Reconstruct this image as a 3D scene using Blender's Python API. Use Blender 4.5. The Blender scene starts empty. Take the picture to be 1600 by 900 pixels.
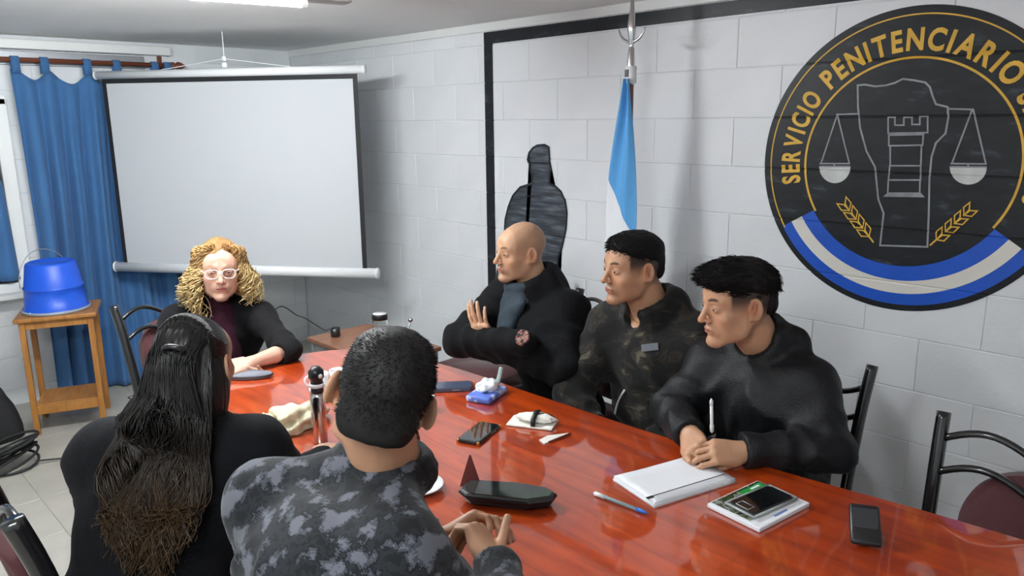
import bpy, bmesh, math, random
import numpy as np
from mathutils import Vector, Matrix
random.seed(7); RNG = np.random.default_rng(7)
SC = bpy.context.scene; COL = SC.collection
# ---------------------------------------------------------------- camera
F = 1200.0; PITCH = math.radians(12.4); ROLL = math.radians(-.6); YAW = math.radians(44.0); HC = 1.71
CAM = np.array([0, 0, HC])
_fh = np.array([math.sin(YAW), math.cos(YAW), 0]); _rt = np.array([math.cos(YAW), -math.sin(YAW), 0]); _up = np.array([0, 0, 1.])
FW = _fh*math.cos(PITCH) - _up*math.sin(PITCH); _cu = _up*math.cos(PITCH) + _fh*math.sin(PITCH)
RT = _rt*math.cos(ROLL) + _cu*math.sin(ROLL); UP = _cu*math.cos(ROLL) - _rt*math.sin(ROLL)
cam = bpy.data.cameras.new('camera'); cam.sensor_width = 36; cam.lens = F/1600*36; cam.clip_start = .02
co = bpy.data.objects.new('camera', cam); COL.objects.link(co)
co.matrix_world = Matrix(((RT[0], UP[0], -FW[0], 0), (RT[1], UP[1], -FW[1], 0), (RT[2], UP[2], -FW[2], HC), (0, 0, 0, 1)))
SC.camera = co
# ---------------------------------------------------------------- world, exposure
w = bpy.data.worlds.new('world'); SC.world = w; w.use_nodes = True
w.node_tree.nodes['Background'].inputs[0].default_value = (.75, .85, 1, 1); w.node_tree.nodes['Background'].inputs[1].default_value = .6
SC.view_settings.view_transform = 'Standard'; SC.view_settings.look = 'None'; SC.view_settings.gamma = 1
SC.view_settings.use_curve_mapping = False; SC.view_settings.exposure = 2.6
TUBE_E = 60.0      # strength of the visible ceiling tube
TUBE2_E = 42.0     # unseen fixture, added to light the near wall and the seated backs
# ---------------------------------------------------------------- helpers
def onz(x, y, z):
    d = (x-800)/F*RT - (y-450)/F*UP + FW; return CAM + d*((z-HC)/d[2])
def onx(x, y, X):
    d = (x-800)/F*RT - (y-450)/F*UP + FW; return CAM + d*(X/d[0])
def tag(o, label=None, cat=None, group=None, kind=None):
    if label: o['label'] = label
    if cat: o['category'] = cat
    if group: o['group'] = group
    if kind: o['kind'] = kind
    return o
def empty(name, loc=(0, 0, 0), rz=0, label=None, cat=None, group=None):
    o = bpy.data.objects.new(name, None); COL.objects.link(o); o.location = loc; o.rotation_euler = (0, 0, rz); o.empty_display_size = .1
    return tag(o, label, cat, group)
def link(name, me, mat=None, parent=None, smooth=False):
    if mat: me.materials.append(mat)
    if smooth: me.polygons.foreach_set('use_smooth', [True]*len(me.polygons))
    o = bpy.data.objects.new(name, me); COL.objects.link(o)
    if parent: o.parent = parent
    return o
def obj(name, bm, mat=None, parent=None, smooth=False):
    me = bpy.data.meshes.new(name); bm.normal_update(); bm.to_mesh(me); bm.free()
    return link(name, me, mat, parent, smooth)
def pyd(name, v, f, mat=None, parent=None, smooth=True, col=None):
    me = bpy.data.meshes.new(name); me.from_pydata([tuple(a) for a in v], [], [tuple(a) for a in f]); me.update()
    if col is not None:
        a = me.color_attributes.new('Col', 'FLOAT_COLOR', 'POINT')
        c = np.ones((len(v), 4), 'f'); c[:, :3] = col; a.data.foreach_set('color', c.ravel())
    return link(name, me, mat, parent, smooth)
def box(bm, c, s, bev=0, rot=None, seg=2):
    m = Matrix.Translation(c)
    if rot is not None: m = m @ rot
    r = bmesh.ops.create_cube(bm, size=1, matrix=m @ Matrix.Diagonal((s[0], s[1], s[2], 1)))
    if bev:
        es = list({e for v in r['verts'] for e in v.link_edges})
        bmesh.ops.bevel(bm, geom=es, offset=bev, segments=seg, affect='EDGES', profile=.5)
def lathe(bm, prof, c=(0, 0, 0), n=28, rot=None):
    M = Matrix.Translation(c)
    if rot is not None: M = M @ rot
    rings = []
    for r, z in prof:
        if r < 1e-6: rings.append([bm.verts.new(M @ Vector((0, 0, z)))])
        else: rings.append([bm.verts.new(M @ Vector((r*math.cos(2*math.pi*i/n), r*math.sin(2*math.pi*i/n), z))) for i in range(n)])
    for a, b in zip(rings, rings[1:]):
        for i in range(n):
            j = (i+1) % n
            if len(a) == 1 and len(b) == 1: continue
            if len(a) == 1: bm.faces.new((a[0], b[j], b[i]))
            elif len(b) == 1: bm.faces.new((a[i], a[j], b[0]))
            else: bm.faces.new((a[i], a[j], b[j], b[i]))
def catmull(pts, n=8, closed=False):
    P = [np.array(p, float) for p in pts]; out = []; m = len(P)
    for i in range(m if closed else m-1):
        if closed: a, b, c, d = P[i-1], P[i], P[(i+1) % m], P[(i+2) % m]
        else: a, b, c, d = P[max(i-1, 0)], P[i], P[i+1], P[min(i+2, m-1)]
        for k in range(n):
            t = k/n; out.append(.5*((2*b)+(-a+c)*t+(2*a-5*b+4*c-d)*t*t+(-a+3*b-3*c+d)*t**3))
    if not closed: out.append(P[-1])
    return out
def tube(bm, pts, r, n=8, cap=True, flat=None):
    """swept tube; r scalar or list; flat=(dir, factor) squashes"""
    pts = [Vector(tuple(p)) for p in pts]; m = len(pts); rings = []
    R = r if hasattr(r, '__len__') else [r]*m
    t0 = (pts[1]-pts[0]).normalized(); u = t0.orthogonal().normalized()
    if flat: u = Vector(flat[0]); u = (u - t0*u.dot(t0)).normalized()
    for i, p in enumerate(pts):
        t = (pts[min(i+1, m-1)]-pts[max(i-1, 0)]).normalized()
        u = (u-t*u.dot(t)).normalized(); v = t.cross(u); fu = flat[1] if flat else 1
        rings.append([bm.verts.new(p+u*(R[i]*fu*math.cos(2*math.pi*k/n))+v*(R[i]*math.sin(2*math.pi*k/n))) for k in range(n)])
    for a, b in zip(rings, rings[1:]):
        for k in range(n): bm.faces.new((a[k], a[(k+1) % n], b[(k+1) % n], b[k]))
    if cap: bm.faces.new(list(reversed(rings[0]))); bm.faces.new(rings[-1])
def prism(bm, poly, z0, z1, bev=0):
    a = [bm.verts.new((p[0], p[1], z0)) for p in poly]; b = [bm.verts.new((p[0], p[1], z1)) for p in poly]; n = len(poly)
    f1 = bm.faces.new(list(reversed(a))); f2 = bm.faces.new(b)
    for i in range(n): bm.faces.new((a[i], a[(i+1) % n], b[(i+1) % n], b[i]))
    if bev: bmesh.ops.bevel(bm, geom=list(f1.edges)+list(f2.edges), offset=bev, segments=3, affect='EDGES', profile=.5)
def rotz(a): return Matrix.Rotation(a, 4, 'Z')
def NB(): return bmesh.new()
# ---------------------------------------------------------------- materials
def mat(name, col, rough=.5, metal=0, coat=0, spec=.5, bump=0, bscale=40, var=0, vscale=8, emit=None, sheen=0, trans=0, stretch=None, sss=0, attr=False, ior=None):
    m = bpy.data.materials.new(name); m.use_nodes = True; nt = m.node_tree; N = nt.nodes; L = nt.links; b = N['Principled BSDF']
    b.inputs['Base Color'].default_value = (*col, 1); b.inputs['Roughness'].default_value = rough; b.inputs['Metallic'].default_value = metal
    b.inputs['Coat Weight'].default_value = coat; b.inputs['Coat Roughness'].default_value = .04; b.inputs['Specular IOR Level'].default_value = spec
    b.inputs['Sheen Weight'].default_value = sheen; b.inputs['Sheen Roughness'].default_value = .5; b.inputs['Transmission Weight'].default_value = trans
    if ior: b.inputs['IOR'].default_value = ior
    if sss:
        b.inputs['Subsurface Weight'].default_value = sss; b.inputs['Subsurface Radius'].default_value = (.012, .004, .002); b.inputs['Subsurface Scale'].default_value = 1
    if emit: b.inputs['Emission Color'].default_value = (*emit[0], 1); b.inputs['Emission Strength'].default_value = emit[1]
    src = None
    if attr:
        at = N.new('ShaderNodeAttribute'); at.attribute_name = 'Col'; src = at.outputs['Color']; L.new(src, b.inputs['Base Color'])
    if bump or var:
        tc = N.new('ShaderNodeTexCoord'); vec = tc.outputs['Object']
        if stretch:
            mp = N.new('ShaderNodeMapping'); mp.inputs['Scale'].default_value = stretch; L.new(vec, mp.inputs[0]); vec = mp.outputs[0]
    if var:
        nz = N.new('ShaderNodeTexNoise'); nz.inputs['Scale'].default_value = vscale; nz.inputs['Detail'].default_value = 5; L.new(vec, nz.inputs['Vector'])
        mr = N.new('ShaderNodeMapRange'); mr.inputs[1].default_value = .3; mr.inputs[2].default_value = .7; mr.inputs[3].default_value = 1-var; mr.inputs[4].default_value = 1+var; L.new(nz.outputs[0], mr.inputs[0])
        vm = N.new('ShaderNodeVectorMath'); vm.operation = 'SCALE'; L.new(mr.outputs[0], vm.inputs['Scale'])
        if src: L.new(src, vm.inputs[0])
        else: vm.inputs[0].default_value = col
        L.new(vm.outputs[0], b.inputs['Base Color'])
    if bump:
        n2 = N.new('ShaderNodeTexNoise'); n2.inputs['Scale'].default_value = bscale; n2.inputs['Detail'].default_value = 4; L.new(vec, n2.inputs['Vector'])
        bp = N.new('ShaderNodeBump'); bp.inputs['Strength'].default_value = bump; bp.inputs['Distance'].default_value = .01; L.new(n2.outputs[0], bp.inputs['Height']); L.new(bp.outputs[0], b.inputs['Normal'])
    return m
def ramp_mat(name, stops, scale, detail=3, snap=0, rough=.9, distort=0, interp='CONSTANT', stretch=None, sheen=.2, noise2=0, coat=0, bump=0, spec=.3):
    """stepped noise pattern (camouflage cloth, brushed paint, wood)"""
    m = mat(name, (.5, .5, .5), rough, sheen=sheen, coat=coat, spec=spec); nt = m.node_tree; N = nt.nodes; L = nt.links; b = N['Principled BSDF']
    tc = N.new('ShaderNodeTexCoord'); vec = tc.outputs['Object']
    if stretch:
        mp = N.new('ShaderNodeMapping'); mp.inputs['Scale'].default_value = stretch; L.new(vec, mp.inputs[0]); vec = mp.outputs[0]
    if snap:
        vm = N.new('ShaderNodeVectorMath'); vm.operation = 'SNAP'; vm.inputs[1].default_value = (snap,)*3; L.new(vec, vm.inputs[0]); v2 = vm.outputs[0]
    else: v2 = vec
    nz = N.new('ShaderNodeTexNoise'); nz.inputs['Scale'].default_value = scale; nz.inputs['Detail'].default_value = detail; nz.inputs['Distortion'].default_value = distort; L.new(v2, nz.inputs['Vector'])
    cr = N.new('ShaderNodeValToRGB'); cr.color_ramp.interpolation = interp; e = cr.color_ramp.elements
    while len(e) < len(stops): e.new(.5)
    for q, (p, c) in zip(e, stops): q.position = p; q.color = (*c, 1)
    L.new(nz.outputs[0], cr.inputs[0]); L.new(cr.outputs[0], b.inputs['Base Color'])
    if bump:
        bp = N.new('ShaderNodeBump'); bp.inputs['Strength'].default_value = bump; bp.inputs['Distance'].default_value = .004; L.new(nz.outputs[0], bp.inputs['Height']); L.new(bp.outputs[0], b.inputs['Normal'])
    return m
M = {}
M['wall'] = mat('white_wall_paint', (.75, .77, .79), .5, bump=.12, bscale=60, var=.03, vscale=3)
M['mortar'] = mat('mortar_paint', (.71, .74, .77), .55)
M['ceiling'] = mat('ceiling_paint', (.84, .85, .84), .8, bump=.05, bscale=30, var=.03, vscale=2)
M['floor'] = mat('floor_tile', (.42, .4, .35), .35, bump=.03, bscale=20, var=.08, vscale=6)
M['trim'] = mat('trim_paint', (.78, .79, .78), .45)
M['blackpaint'] = ramp_mat('black_wall_paint', [(.3, (.012, .013, .015)), (.62, (.02, .022, .026)), (.78, (.07, .08, .1))], 9, 4, rough=.38, interp='LINEAR', stretch=(1, 1, 3), sheen=0)
M['brushpaint'] = ramp_mat('brushed_dark_paint', [(.35, (.03, .034, .042)), (.55, (.065, .075, .09)), (.72, (.17, .19, .22))], 7, 6, rough=.5, interp='LINEAR', stretch=(1, 1, 9), sheen=0)
M['gold'] = mat('gold_paint', (.72, .42, .04), .5, var=.12, vscale=20)
M['silver'] = mat('silver_paint', (.27, .28, .30), .5, var=.2, vscale=25)
M['panpaint'] = mat('pale_grey_paint', (.55, .57, .55), .5, var=.15, vscale=14)
M['bluepaint'] = mat('blue_paint', (.012, .09, .52), .4, var=.08, vscale=10)
M['creampaint'] = mat('cream_paint', (.72, .69, .62), .45, var=.04)
M['curtain'] = mat('blue_curtain', (.045, .145, .33), .85, sheen=.1, bump=.2, bscale=300, var=.06, vscale=5)
M['woodrod'] = mat('brown_rod_wood', (.16, .045, .02), .4)
M['screen'] = mat('screen_fabric', (.52, .54, .56), .7)
M['screenblack'] = mat('screen_black_border', (.008, .008, .01), .6)
M['whiteplastic'] = mat('white_plastic', (.78, .79, .8), .35)
M['chairmetal'] = mat('black_chair_metal', (.01, .01, .011), .22, coat=.6)
M['maroon'] = mat('maroon_upholstery', (.060, .010, .013), .85, sheen=.25, bump=.2, bscale=250)
M['lightwood'] = ramp_mat('stained_pine', [(.3, (.3, .12, .025)), (.7, (.45, .2, .05))], 6, 4, rough=.4, interp='LINEAR', stretch=(6, 1, 1), sheen=0, coat=.2)
M['darkwood'] = ramp_mat('brown_laminate', [(.3, (.2, .085, .045)), (.7, (.28, .13, .075))], 5, 4, rough=.35, interp='LINEAR', stretch=(1, 6, 1), sheen=0)
M['bluebucket'] = mat('blue_bucket_plastic', (.01, .09, .62), .4, var=.05)
M['steel'] = mat('polished_steel', (.6, .6, .6), .15, metal=1)
M['greymetal'] = mat('grey_metal', (.35, .36, .38), .4, metal=.6)
M['black'] = mat('black_plastic', (.012, .012, .014), .35)
M['blackgloss'] = mat('black_gloss_glass', (.004, .005, .006), .05, coat=1)
M['rubber'] = mat('black_rubber', (.015, .015, .017), .7)
# table: red orange lacquered boards with knots
def table_mat():
    m = mat('red_lacquered_wood', (.4, .07, .012), .32, coat=1, spec=.5); nt = m.node_tree; N = nt.nodes; L = nt.links; b = N['Principled BSDF']
    b.inputs['Coat Roughness'].default_value = .045; b.inputs['Coat IOR'].default_value = 1.95
    tc = N.new('ShaderNodeTexCoord'); mp = N.new('ShaderNodeMapping'); mp.inputs['Scale'].default_value = (9, 1.1, 1); L.new(tc.outputs['Object'], mp.inputs[0])
    nz = N.new('ShaderNodeTexNoise'); nz.inputs['Scale'].default_value = 3; nz.inputs['Detail'].default_value = 7; nz.inputs['Distortion'].default_value = .6; L.new(mp.outputs[0], nz.inputs['Vector'])
    cr = N.new('ShaderNodeValToRGB'); e = cr.color_ramp.elements; e[0].position = .3; e[0].color = (.26, .020, .002, 1); e[1].position = .72; e[1].color = (.54, .066, .003, 1); L.new(nz.outputs[0], cr.inputs[0])
    vo = N.new('ShaderNodeTexVoronoi'); vo.inputs['Scale'].default_value = 1.0; mp2 = N.new('ShaderNodeMapping'); mp2.inputs['Scale'].default_value = (3.2, 1.9, 1); mp2.inputs['Location'].default_value = (.3, .1, 0)
    L.new(tc.outputs['Object'], mp2.inputs[0]); L.new(mp2.outputs[0], vo.inputs['Vector'])
    mr = N.new('ShaderNodeMapRange'); mr.inputs[1].default_value = .02; mr.inputs[2].default_value = .13; mr.inputs[3].default_value = .25; mr.inputs[4].default_value = 1; L.new(vo.outputs['Distance'], mr.inputs[0])
    vm = N.new('ShaderNodeVectorMath'); vm.operation = 'SCALE'; L.new(cr.outputs[0], vm.inputs[0]); L.new(mr.outputs[0], vm.inputs['Scale']); L.new(vm.outputs[0], b.inputs['Base Color'])
    n2 = N.new('ShaderNodeTexNoise'); n2.inputs['Scale'].default_value = 2.2; n2.inputs['Detail'].default_value = 2; L.new(tc.outputs['Object'], n2.inputs['Vector'])
    bp = N.new('ShaderNodeBump'); bp.inputs['Strength'].default_value = .05; bp.inputs['Distance'].default_value = .02; L.new(n2.outputs[0], bp.inputs['Height']); L.new(bp.outputs[0], b.inputs['Coat Normal'])
    return m
M['table'] = table_mat()
# ---------------------------------------------------------------- room
XR, YB, XL, YN, ZC = 2.95, 5.40, -1.7, -1.7, 2.22
def slab(name, c, s, m, kind='structure', parent=None):
    bm = NB(); box(bm, c, s); o = obj(name, bm, m, parent)
    if kind and not parent: o['kind'] = kind
    return o
slab('floor', ((XL+XR)/2, (YN+YB)/2, -.05), (XR-XL+.4, YB-YN+.4, .1), M['mortar'])
fl = bpy.data.objects['floor']
slab('ceiling', ((XL+XR)/2, (YN+YB)/2, ZC+.05), (XR-XL+.4, YB-YN+.4, .1), M['ceiling'])
wr = slab('wall_right', (XR+.084, (YN+YB)/2, ZC/2), (.16, YB-YN+.4, ZC), M['mortar'])
wb = slab('wall_back', ((XL+XR)/2, YB+.084, ZC/2), (XR-XL, .16, ZC), M['mortar'])
wl = slab('wall_left', (XL-.08, (YN+YB)/2, ZC/2), (.16, YB-YN+.4, ZC), M['wall'])
slab('wall_near', ((XL+XR)/2, YN-.08, ZC/2), (XR-XL, .16, ZC), M['wall'])
# floor tiles (pieces of the floor)
def tile_mesh(name, sx, sy, sz, bev, m):
    bm = NB(); box(bm, (0, 0, 0), (sx, sy, sz), bev, seg=1); me = bpy.data.meshes.new(name); bm.to_mesh(me); bm.free(); me.materials.append(m); return me
FT = tile_mesh('tile', .3985, .3985, .012, .001, M['floor'])
nx = 0
y = YN+.2
while y < YB+.1:
    x = XL+.2
    while x < XR+.1:
        o = bpy.data.objects.new('tile', FT); COL.objects.link(o); o.parent = fl; o.location = (x, y, -.0015); x += .4; nx += 1
    y += .4
# concrete blocks: each its own piece; joints recessed
JZ = [.105+.2*k for k in range(11)]
BL = tile_mesh('block', .012, .3985, .197, .0022, M['wall'])
def blocks(parent, axis, a0, a1, phase):
    zz = [0]+JZ+[ZC]
    for r in range(len(zz)-1):
        z0, z1 = zz[r], zz[r+1]; off = (phase + (.2 if r % 2 else 0)) % .4
        a = a0-.4+off
        while a < a1:
            lo, hi = max(a, a0), min(a+.4, a1)
            if hi-lo > .02:
                full = hi-lo > .399 and abs(z1-z0-.2) < .001
                if full: me = BL
                else: me = tile_mesh('block', .012, hi-lo-.0015, z1-z0-.003, .0022, M['wall'])
                o = bpy.data.objects.new('block', me); COL.objects.link(o); o.parent = parent
                c = (lo+hi)/2; zc = (z0+z1)/2
                if axis == 'y': o.location = (XR+.006, c, zc)
                else: o.location = (c, YB+.006, zc); o.rotation_euler = (0, 0, math.pi/2)
            a += .4
blocks(wr, 'y', YN, YB, .11+1.7)
blocks(wb, 'x', XL, XR, .15)
# cornice on the right wall, lintel beam over the curtains, grey strip standing in for shadow behind the rod
bm = NB(); box(bm, (XR-.008, (YN+YB)/2, 2.197), (.016, YB-YN, .046), .004); obj('trim_1', bm, M['trim'])['kind'] = 'structure'
bm = NB(); box(bm, ((XL+2.05)/2, YB-.045, 2.165), (2.05-XL, .09, .055), .006); obj('trim_2', bm, M['trim'])['kind'] = 'structure'
bm = NB(); box(bm, (.9, YB-.012, 2.09), (2.0, .02, .08), .003); obj('shadow_strip', bm, M['greymetal'])['kind'] = 'structure'
# window left of the curtain: frame, panes
win = empty('window_1', (.45, YB-.03, 1.3)); win['kind'] = 'structure'
bm = NB()
for (c, s) in (((.60, 0, 0), (.075, .07, 1.12)), ((-.6, 0, 0), (.075, .07, 1.12)), ((0, 0, .55), (1.27, .07, .06)), ((0, 0, -.55), (1.27, .09, .06)), ((0, 0, .0), (.05, .06, 1.1)), ((0, .0, .42), (1.2, .06, .045))):
    box(bm, c, s, .006)
obj('window_frame', bm, M['trim'], win)
for sx in (-.3, .3):
    bm = NB(); box(bm, (sx, .015, -.06), (.56, .006, .92)); obj('window_pane', bm, mat('dark_pane', (.05, .06, .07), .05, coat=1), win)
bm = NB(); box(bm, (.05, -.05, -.59), (1.36, .16, .03), .006); obj('window_sill', bm, M['trim'], win)
# ---------------------------------------------------------------- ceiling lights
def fixture(name, c, ang, L, E, label, over=.2):
    t = empty(name, c, ang, label, 'light')
    bm = NB(); box(bm, (over/2, .02, .032), (L+over, .085, .05), .014); obj('housing', bm, M['greymetal'] if False else mat('fixture_grey', (.38, .38, .37), .5), t)
    bm = NB(); tube(bm, [(-L/2, 0, -.004), (L/2, 0, -.004)], .015, 16)
    obj('fluorescent_tube', bm, mat('tube_glow', (1, 1, 1), .5, emit=((.93, .98, 1), E)), t, True)
    for s in (-1, 1):
        bm = NB(); tube(bm, [(s*(L/2-.002), 0, -.004), (s*(L/2+.018), 0, -.004)], .0165, 14); box(bm, (s*(L/2+.012), 0, .01), (.014, .03, .03), .003); obj('lamp_holder', bm, M['whiteplastic'], t)
    return t
fixture('ceiling_light', (.98, 2.865, 2.150), math.atan2(-.12, .6)*.95, 1.2, TUBE_E, 'white fluorescent tube light on the ceiling above the far end of the table')
fixture('ceiling_light', (-.45, .75, 2.155), -.18, 1.2, TUBE2_E, 'unseen fluorescent tube light on the ceiling, added to light the near wall', over=0)
# ---------------------------------------------------------------- painted marks on the right wall
def flat(bm, poly, y0=0): return bm.faces.new([bm.verts.new((0, p[0], p[1])) for p in poly])
def groove(z, d=.0028):
    m = 0
    for j in JZ:
        t = abs(z-j)
        if t < .0045: m = max(m, 1-max(0, t-.0012)/.0033)
    return m*d
def mural(name, bm, m, parent, off, cut=True):
    if cut:
        for j in JZ:
            for q in (-.0046, -.0012, .0012, .0046):
                g = list(bm.verts)+list(bm.edges)+list(bm.faces)
                bmesh.ops.bisect_plane(bm, geom=g, plane_co=(0, 0, j+q), plane_no=(0, 0, 1))
    for v in bm.verts: v.co.x = XR-off-v.co.x+groove(v.co.z)
    for f in bm.faces:
        f.normal_update()
        if f.normal.x > 0: f.normal_flip()
    return obj(name, bm, m, parent)
def ribbon(bm, pts, wd, closed=False, lay=0):
    n = len(pts); P = [np.array(p, float) for p in pts]; L = []; R = []
    for i in range(n):
        a = P[i-1] if (closed or i) else P[i]; b = P[(i+1) % n] if (closed or i < n-1) else P[i]
        d1 = P[i]-a; d2 = b-P[i]
        d1 = d1/(np.linalg.norm(d1) or 1); d2 = d2/(np.linalg.norm(d2) or 1)
        t = d1+d2; t = t/(np.linalg.norm(t) or 1); nn = np.array([-t[1], t[0]])
        ref = d2 if np.linalg.norm(d2) > .5 else d1
        k = 1/max(.45, abs(nn@np.array([-ref[1], ref[0]])))
        L.append(bm.verts.new((lay, *(P[i]+nn*wd/2*k)))); R.append(bm.verts.new((lay, *(P[i]-nn*wd/2*k))))
    for i in range(n if closed else n-1):
        j = (i+1) % n; bm.faces.new((L[i], R[i], R[j], L[j]))
CY, CZ, RD = 1.022, 1.54, .538
def pol(r, a): a = math.radians(a); return (CY-r*math.cos(a), CZ+r*math.sin(a))
def ring(bm, r0, r1, a0=0, a1=360, n=120):
    A = [a0+(a1-a0)*i/n for i in range(n+1)]
    V0 = [bm.verts.new((0, *pol(r0, a))) for a in A]; V1 = [bm.verts.new((0, *pol(r1, a))) for a in A]
    for i in range(n): bm.faces.new((V0[i], V0[i+1], V1[i+1], V1[i]))
em = empty('painted_emblem', (0, 0, 0), 0, 'large round black emblem with gold lettering, castle and scales painted on the wall', 'emblem')
bm = NB(); ring(bm, .0001, RD, n=160); mural('disc', bm, M['blackpaint'], em, .0016)
# angles: 0 = right in the photo sense is -y, so a is measured from +y(left) mirrored
def A(deg): return 180-deg
bm = NB(); ring(bm, .507, .512, -34, 212); mural('outer_ring', bm, M['gold'], em, .0028)
bm = NB(); ring(bm, .362, .370, -34, 212); mural('inner_ring', bm, M['gold'], em, .0028)
for nm, r0, r1, mm in (('blue_band', .372, .426, 'bluepaint'), ('white_band', .426, .474, 'creampaint'), ('blue_band', .474, .516, 'bluepaint')):
    bm = NB(); ring(bm, r0, r1, 211, 326); mural(nm, bm, M[mm], em, .0024)
# lettering
def letter_mesh(ch, bold=.034, size=1):
    cu = bpy.data.curves.new('t', 'FONT'); cu.body = ch; cu.size = size; cu.offset = bold; cu.resolution_u = 4
    o = bpy.data.objects.new('t', cu); COL.objects.link(o); dg = bpy.context.evaluated_depsgraph_get()
    me = bpy.data.meshes.new_from_object(o.evaluated_get(dg)); COL.objects.unlink(o); bpy.data.objects.remove(o)
    return me
def arc_text(word, a0, a1, r, h):
    ms = []; W = []
    for ch in word:
        if ch == ' ': ms.append(None); W.append(.35); continue
        me = letter_mesh(ch); xs = [v.co.x for v in me.vertices]; ms.append((me, min(xs), max(xs))); W.append(max(xs)-min(xs)+.16)
    tot = sum(W)-.16; pos = 0
    for ch, q, wd in zip(word, ms, W):
        if q:
            me, x0, x1 = q; c = pos+(x1-x0)/2; ang = math.radians(a0+(a1-a0)*c/tot); s = h/.72
            sx = abs(math.radians(a1-a0))*(r+h*.4)/tot
            bm = NB(); bm.from_mesh(me)
            for v in bm.verts:
                lx = (v.co.x-(x0+x1)/2)*sx; ly = v.co.y*s
                rr = r+ly; px_, pz_ = math.cos(ang), math.sin(ang)
                X = rr*px_+lx*math.sin(ang); Z = rr*pz_-lx*math.cos(ang)
                v.co = Vector((0, CY-X, CZ+Z))
            mural('letter', bm, M['gold'], em, .0028)
        pos += wd
arc_text('SERVICIO', 192.5, 143.5, .392, .073)
arc_text('PENITENCIARIO', 137, 40.5, .392, .073)
arc_text('SAN LUIS', 34.5, -17, .392, .073)
# drawing measured on the wall itself
def wl_(pts): return [tuple(onx(x, y, XR)[1:]) for x, y in pts]
def z1(pts): return [(1160+x/1.8, y/1.8) for x, y in pts]
def stroke(name, pts, wd, m, closed=False, n=1):
    q = wl_(z1(pts))
    if n > 1: q = [tuple(p) for p in catmull(q, n, closed)]
    bm = NB(); ribbon(bm, q, wd, closed); return mural(name, bm, m, em, .003)
stroke('map_outline', [(325, 240), (345, 238), (375, 243), (405, 240), (430, 233), (452, 222), (485, 226), (515, 232), (528, 245), (535, 268), (545, 293), (578, 301), (580, 330), (572, 375), (545, 402), (533, 440), (527, 500), (525, 600), (521, 694), (388, 690), (398, 600), (383, 560), (374, 470), (350, 425), (332, 360), (326, 300)], .0065, M['silver'], True)
castle = [[(411, 330), (411, 375), (522, 373), (522, 327), (500, 328), (500, 350), (478, 350), (478, 330), (455, 330), (455, 352), (430, 352), (430, 330)], [(413, 380), (413, 410), (508, 408), (510, 378)], [(417, 410), (417, 466), (503, 466), (505, 408)], [(416, 466), (412, 506), (502, 506), (503, 466)], [(412, 506), (410, 545), (500, 545), (501, 506)]]
bmc = NB()
for i_, c_ in enumerate(castle): ribbon(bmc, wl_(z1(c_)), .0055, True, .0003*i_+.0003)
flat(bmc, wl_(z1([(396, 553), (410, 541), (502, 541), (514, 555)])))
mural('castle_tower', bmc, M['silver'], em, .0032)
for pts, pan in (([[(265, 322), (326, 320)], [(268, 322), (222, 460)], [(268, 322), (302, 460)], [(218, 460), (304, 460)], [(218, 468), (304, 468)], [(260, 460), (260, 470)]], ((261, 468), 44, 47)), ([[(578, 306), (652, 308)], [(648, 306), (590, 460)], [(650, 308), (686, 462)], [(586, 460), (688, 461)], [(584, 469), (688, 470)], [(636, 461), (636, 470)]], ((636, 470), 52, 49))):
    b_ = NB()
    for i_, s_ in enumerate(pts): ribbon(b_, wl_(z1(s_)), .0055, False, .0003*i_)
    mural('scale_beam', b_, M['silver'], em, .0032)
    (cx_, cy_), rx_, ry_ = pan
    b_ = NB(); flat(b_, wl_(z1([(cx_+rx_*math.cos(t), cy_+ry_*math.sin(t)) for t in np.linspace(0, math.pi, 24)]))); mural('scale_pan', b_, M['panpaint'], em, .0030)
def wheat(x0, y0, x1, y1):
    b_ = NB(); d = np.array([x1-x0, y1-y0], float); L = np.linalg.norm(d); d /= L; n_ = np.array([-d[1], d[0]]); o_ = np.array([x0, y0], float)
    ribbon(b_, wl_(z1([tuple(o_), tuple(o_+d*L*.16)])), .006)
    for k in range(4):
        c = o_+d*(L*(.14+.2*k))
        for s in (-1, 1):
            q = [c, c+d*14+n_*s*17, c+d*36+n_*s*16, c+d*22+n_*s*2]
            ribbon(b_, wl_(z1([tuple(p) for p in q])), .0045, True, .0002*(2*k+(s > 0)+1))
    mural('wheat_ear', b_, M['gold'], em, .0032)
wheat(370, 682, 278, 560); wheat(528, 690, 658, 575)
# black painted frame
fr = empty('wall_stripe', (0, 0, 0), 0, 'black painted border stripe running down and along the top of the white block wall', 'wall stripe')
bm = NB(); flat(bm, [(3.255, 0.0), (3.185, 0.0), (3.185, 2.112), (3.255, 2.172)]); mural('side_stripe', bm, M['blackpaint'], fr, .0016)
bm = NB(); flat(bm, [(3.255, 2.172), (3.185, 2.110), (.6, 2.118), (.6, 2.172)]); mural('top_stripe', bm, M['blackpaint'], fr, .0016)
# soldier silhouette
sil = [(173, 510), (178, 488), (190, 473), (204, 465), (228, 463), (241, 470), (243, 500), (244, 522), (247, 540), (243, 560), (242, 586), (262, 595), (280, 612), (293, 642), (299, 680), (296, 730), (283, 790), (271, 820), (268, 850), (274, 895), (275, 960), (272, 1080), (150, 1080), (140, 1000), (118, 900), (106, 800), (99, 745), (102, 700), (112, 660), (126, 625), (150, 598), (186, 587), (189, 562), (181, 543), (183, 524)]
sp = wl_([(740+x/2.044, y/2.044) for x, y in sil])
sm = empty('painted_silhouette', (0, 0, 0), 0, 'dark brushed silhouette of a figure in a beret painted behind the bald man', 'mural')
bm = NB(); flat(bm, sp); bmesh.ops.triangulate(bm, faces=bm.faces[:]); mural('figure', bm, M['brushpaint'], sm, .0016)
bm = NB(); ribbon(bm, sp, .012, True); mural('outline', bm, M['blackpaint'], sm, .0026)
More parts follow.
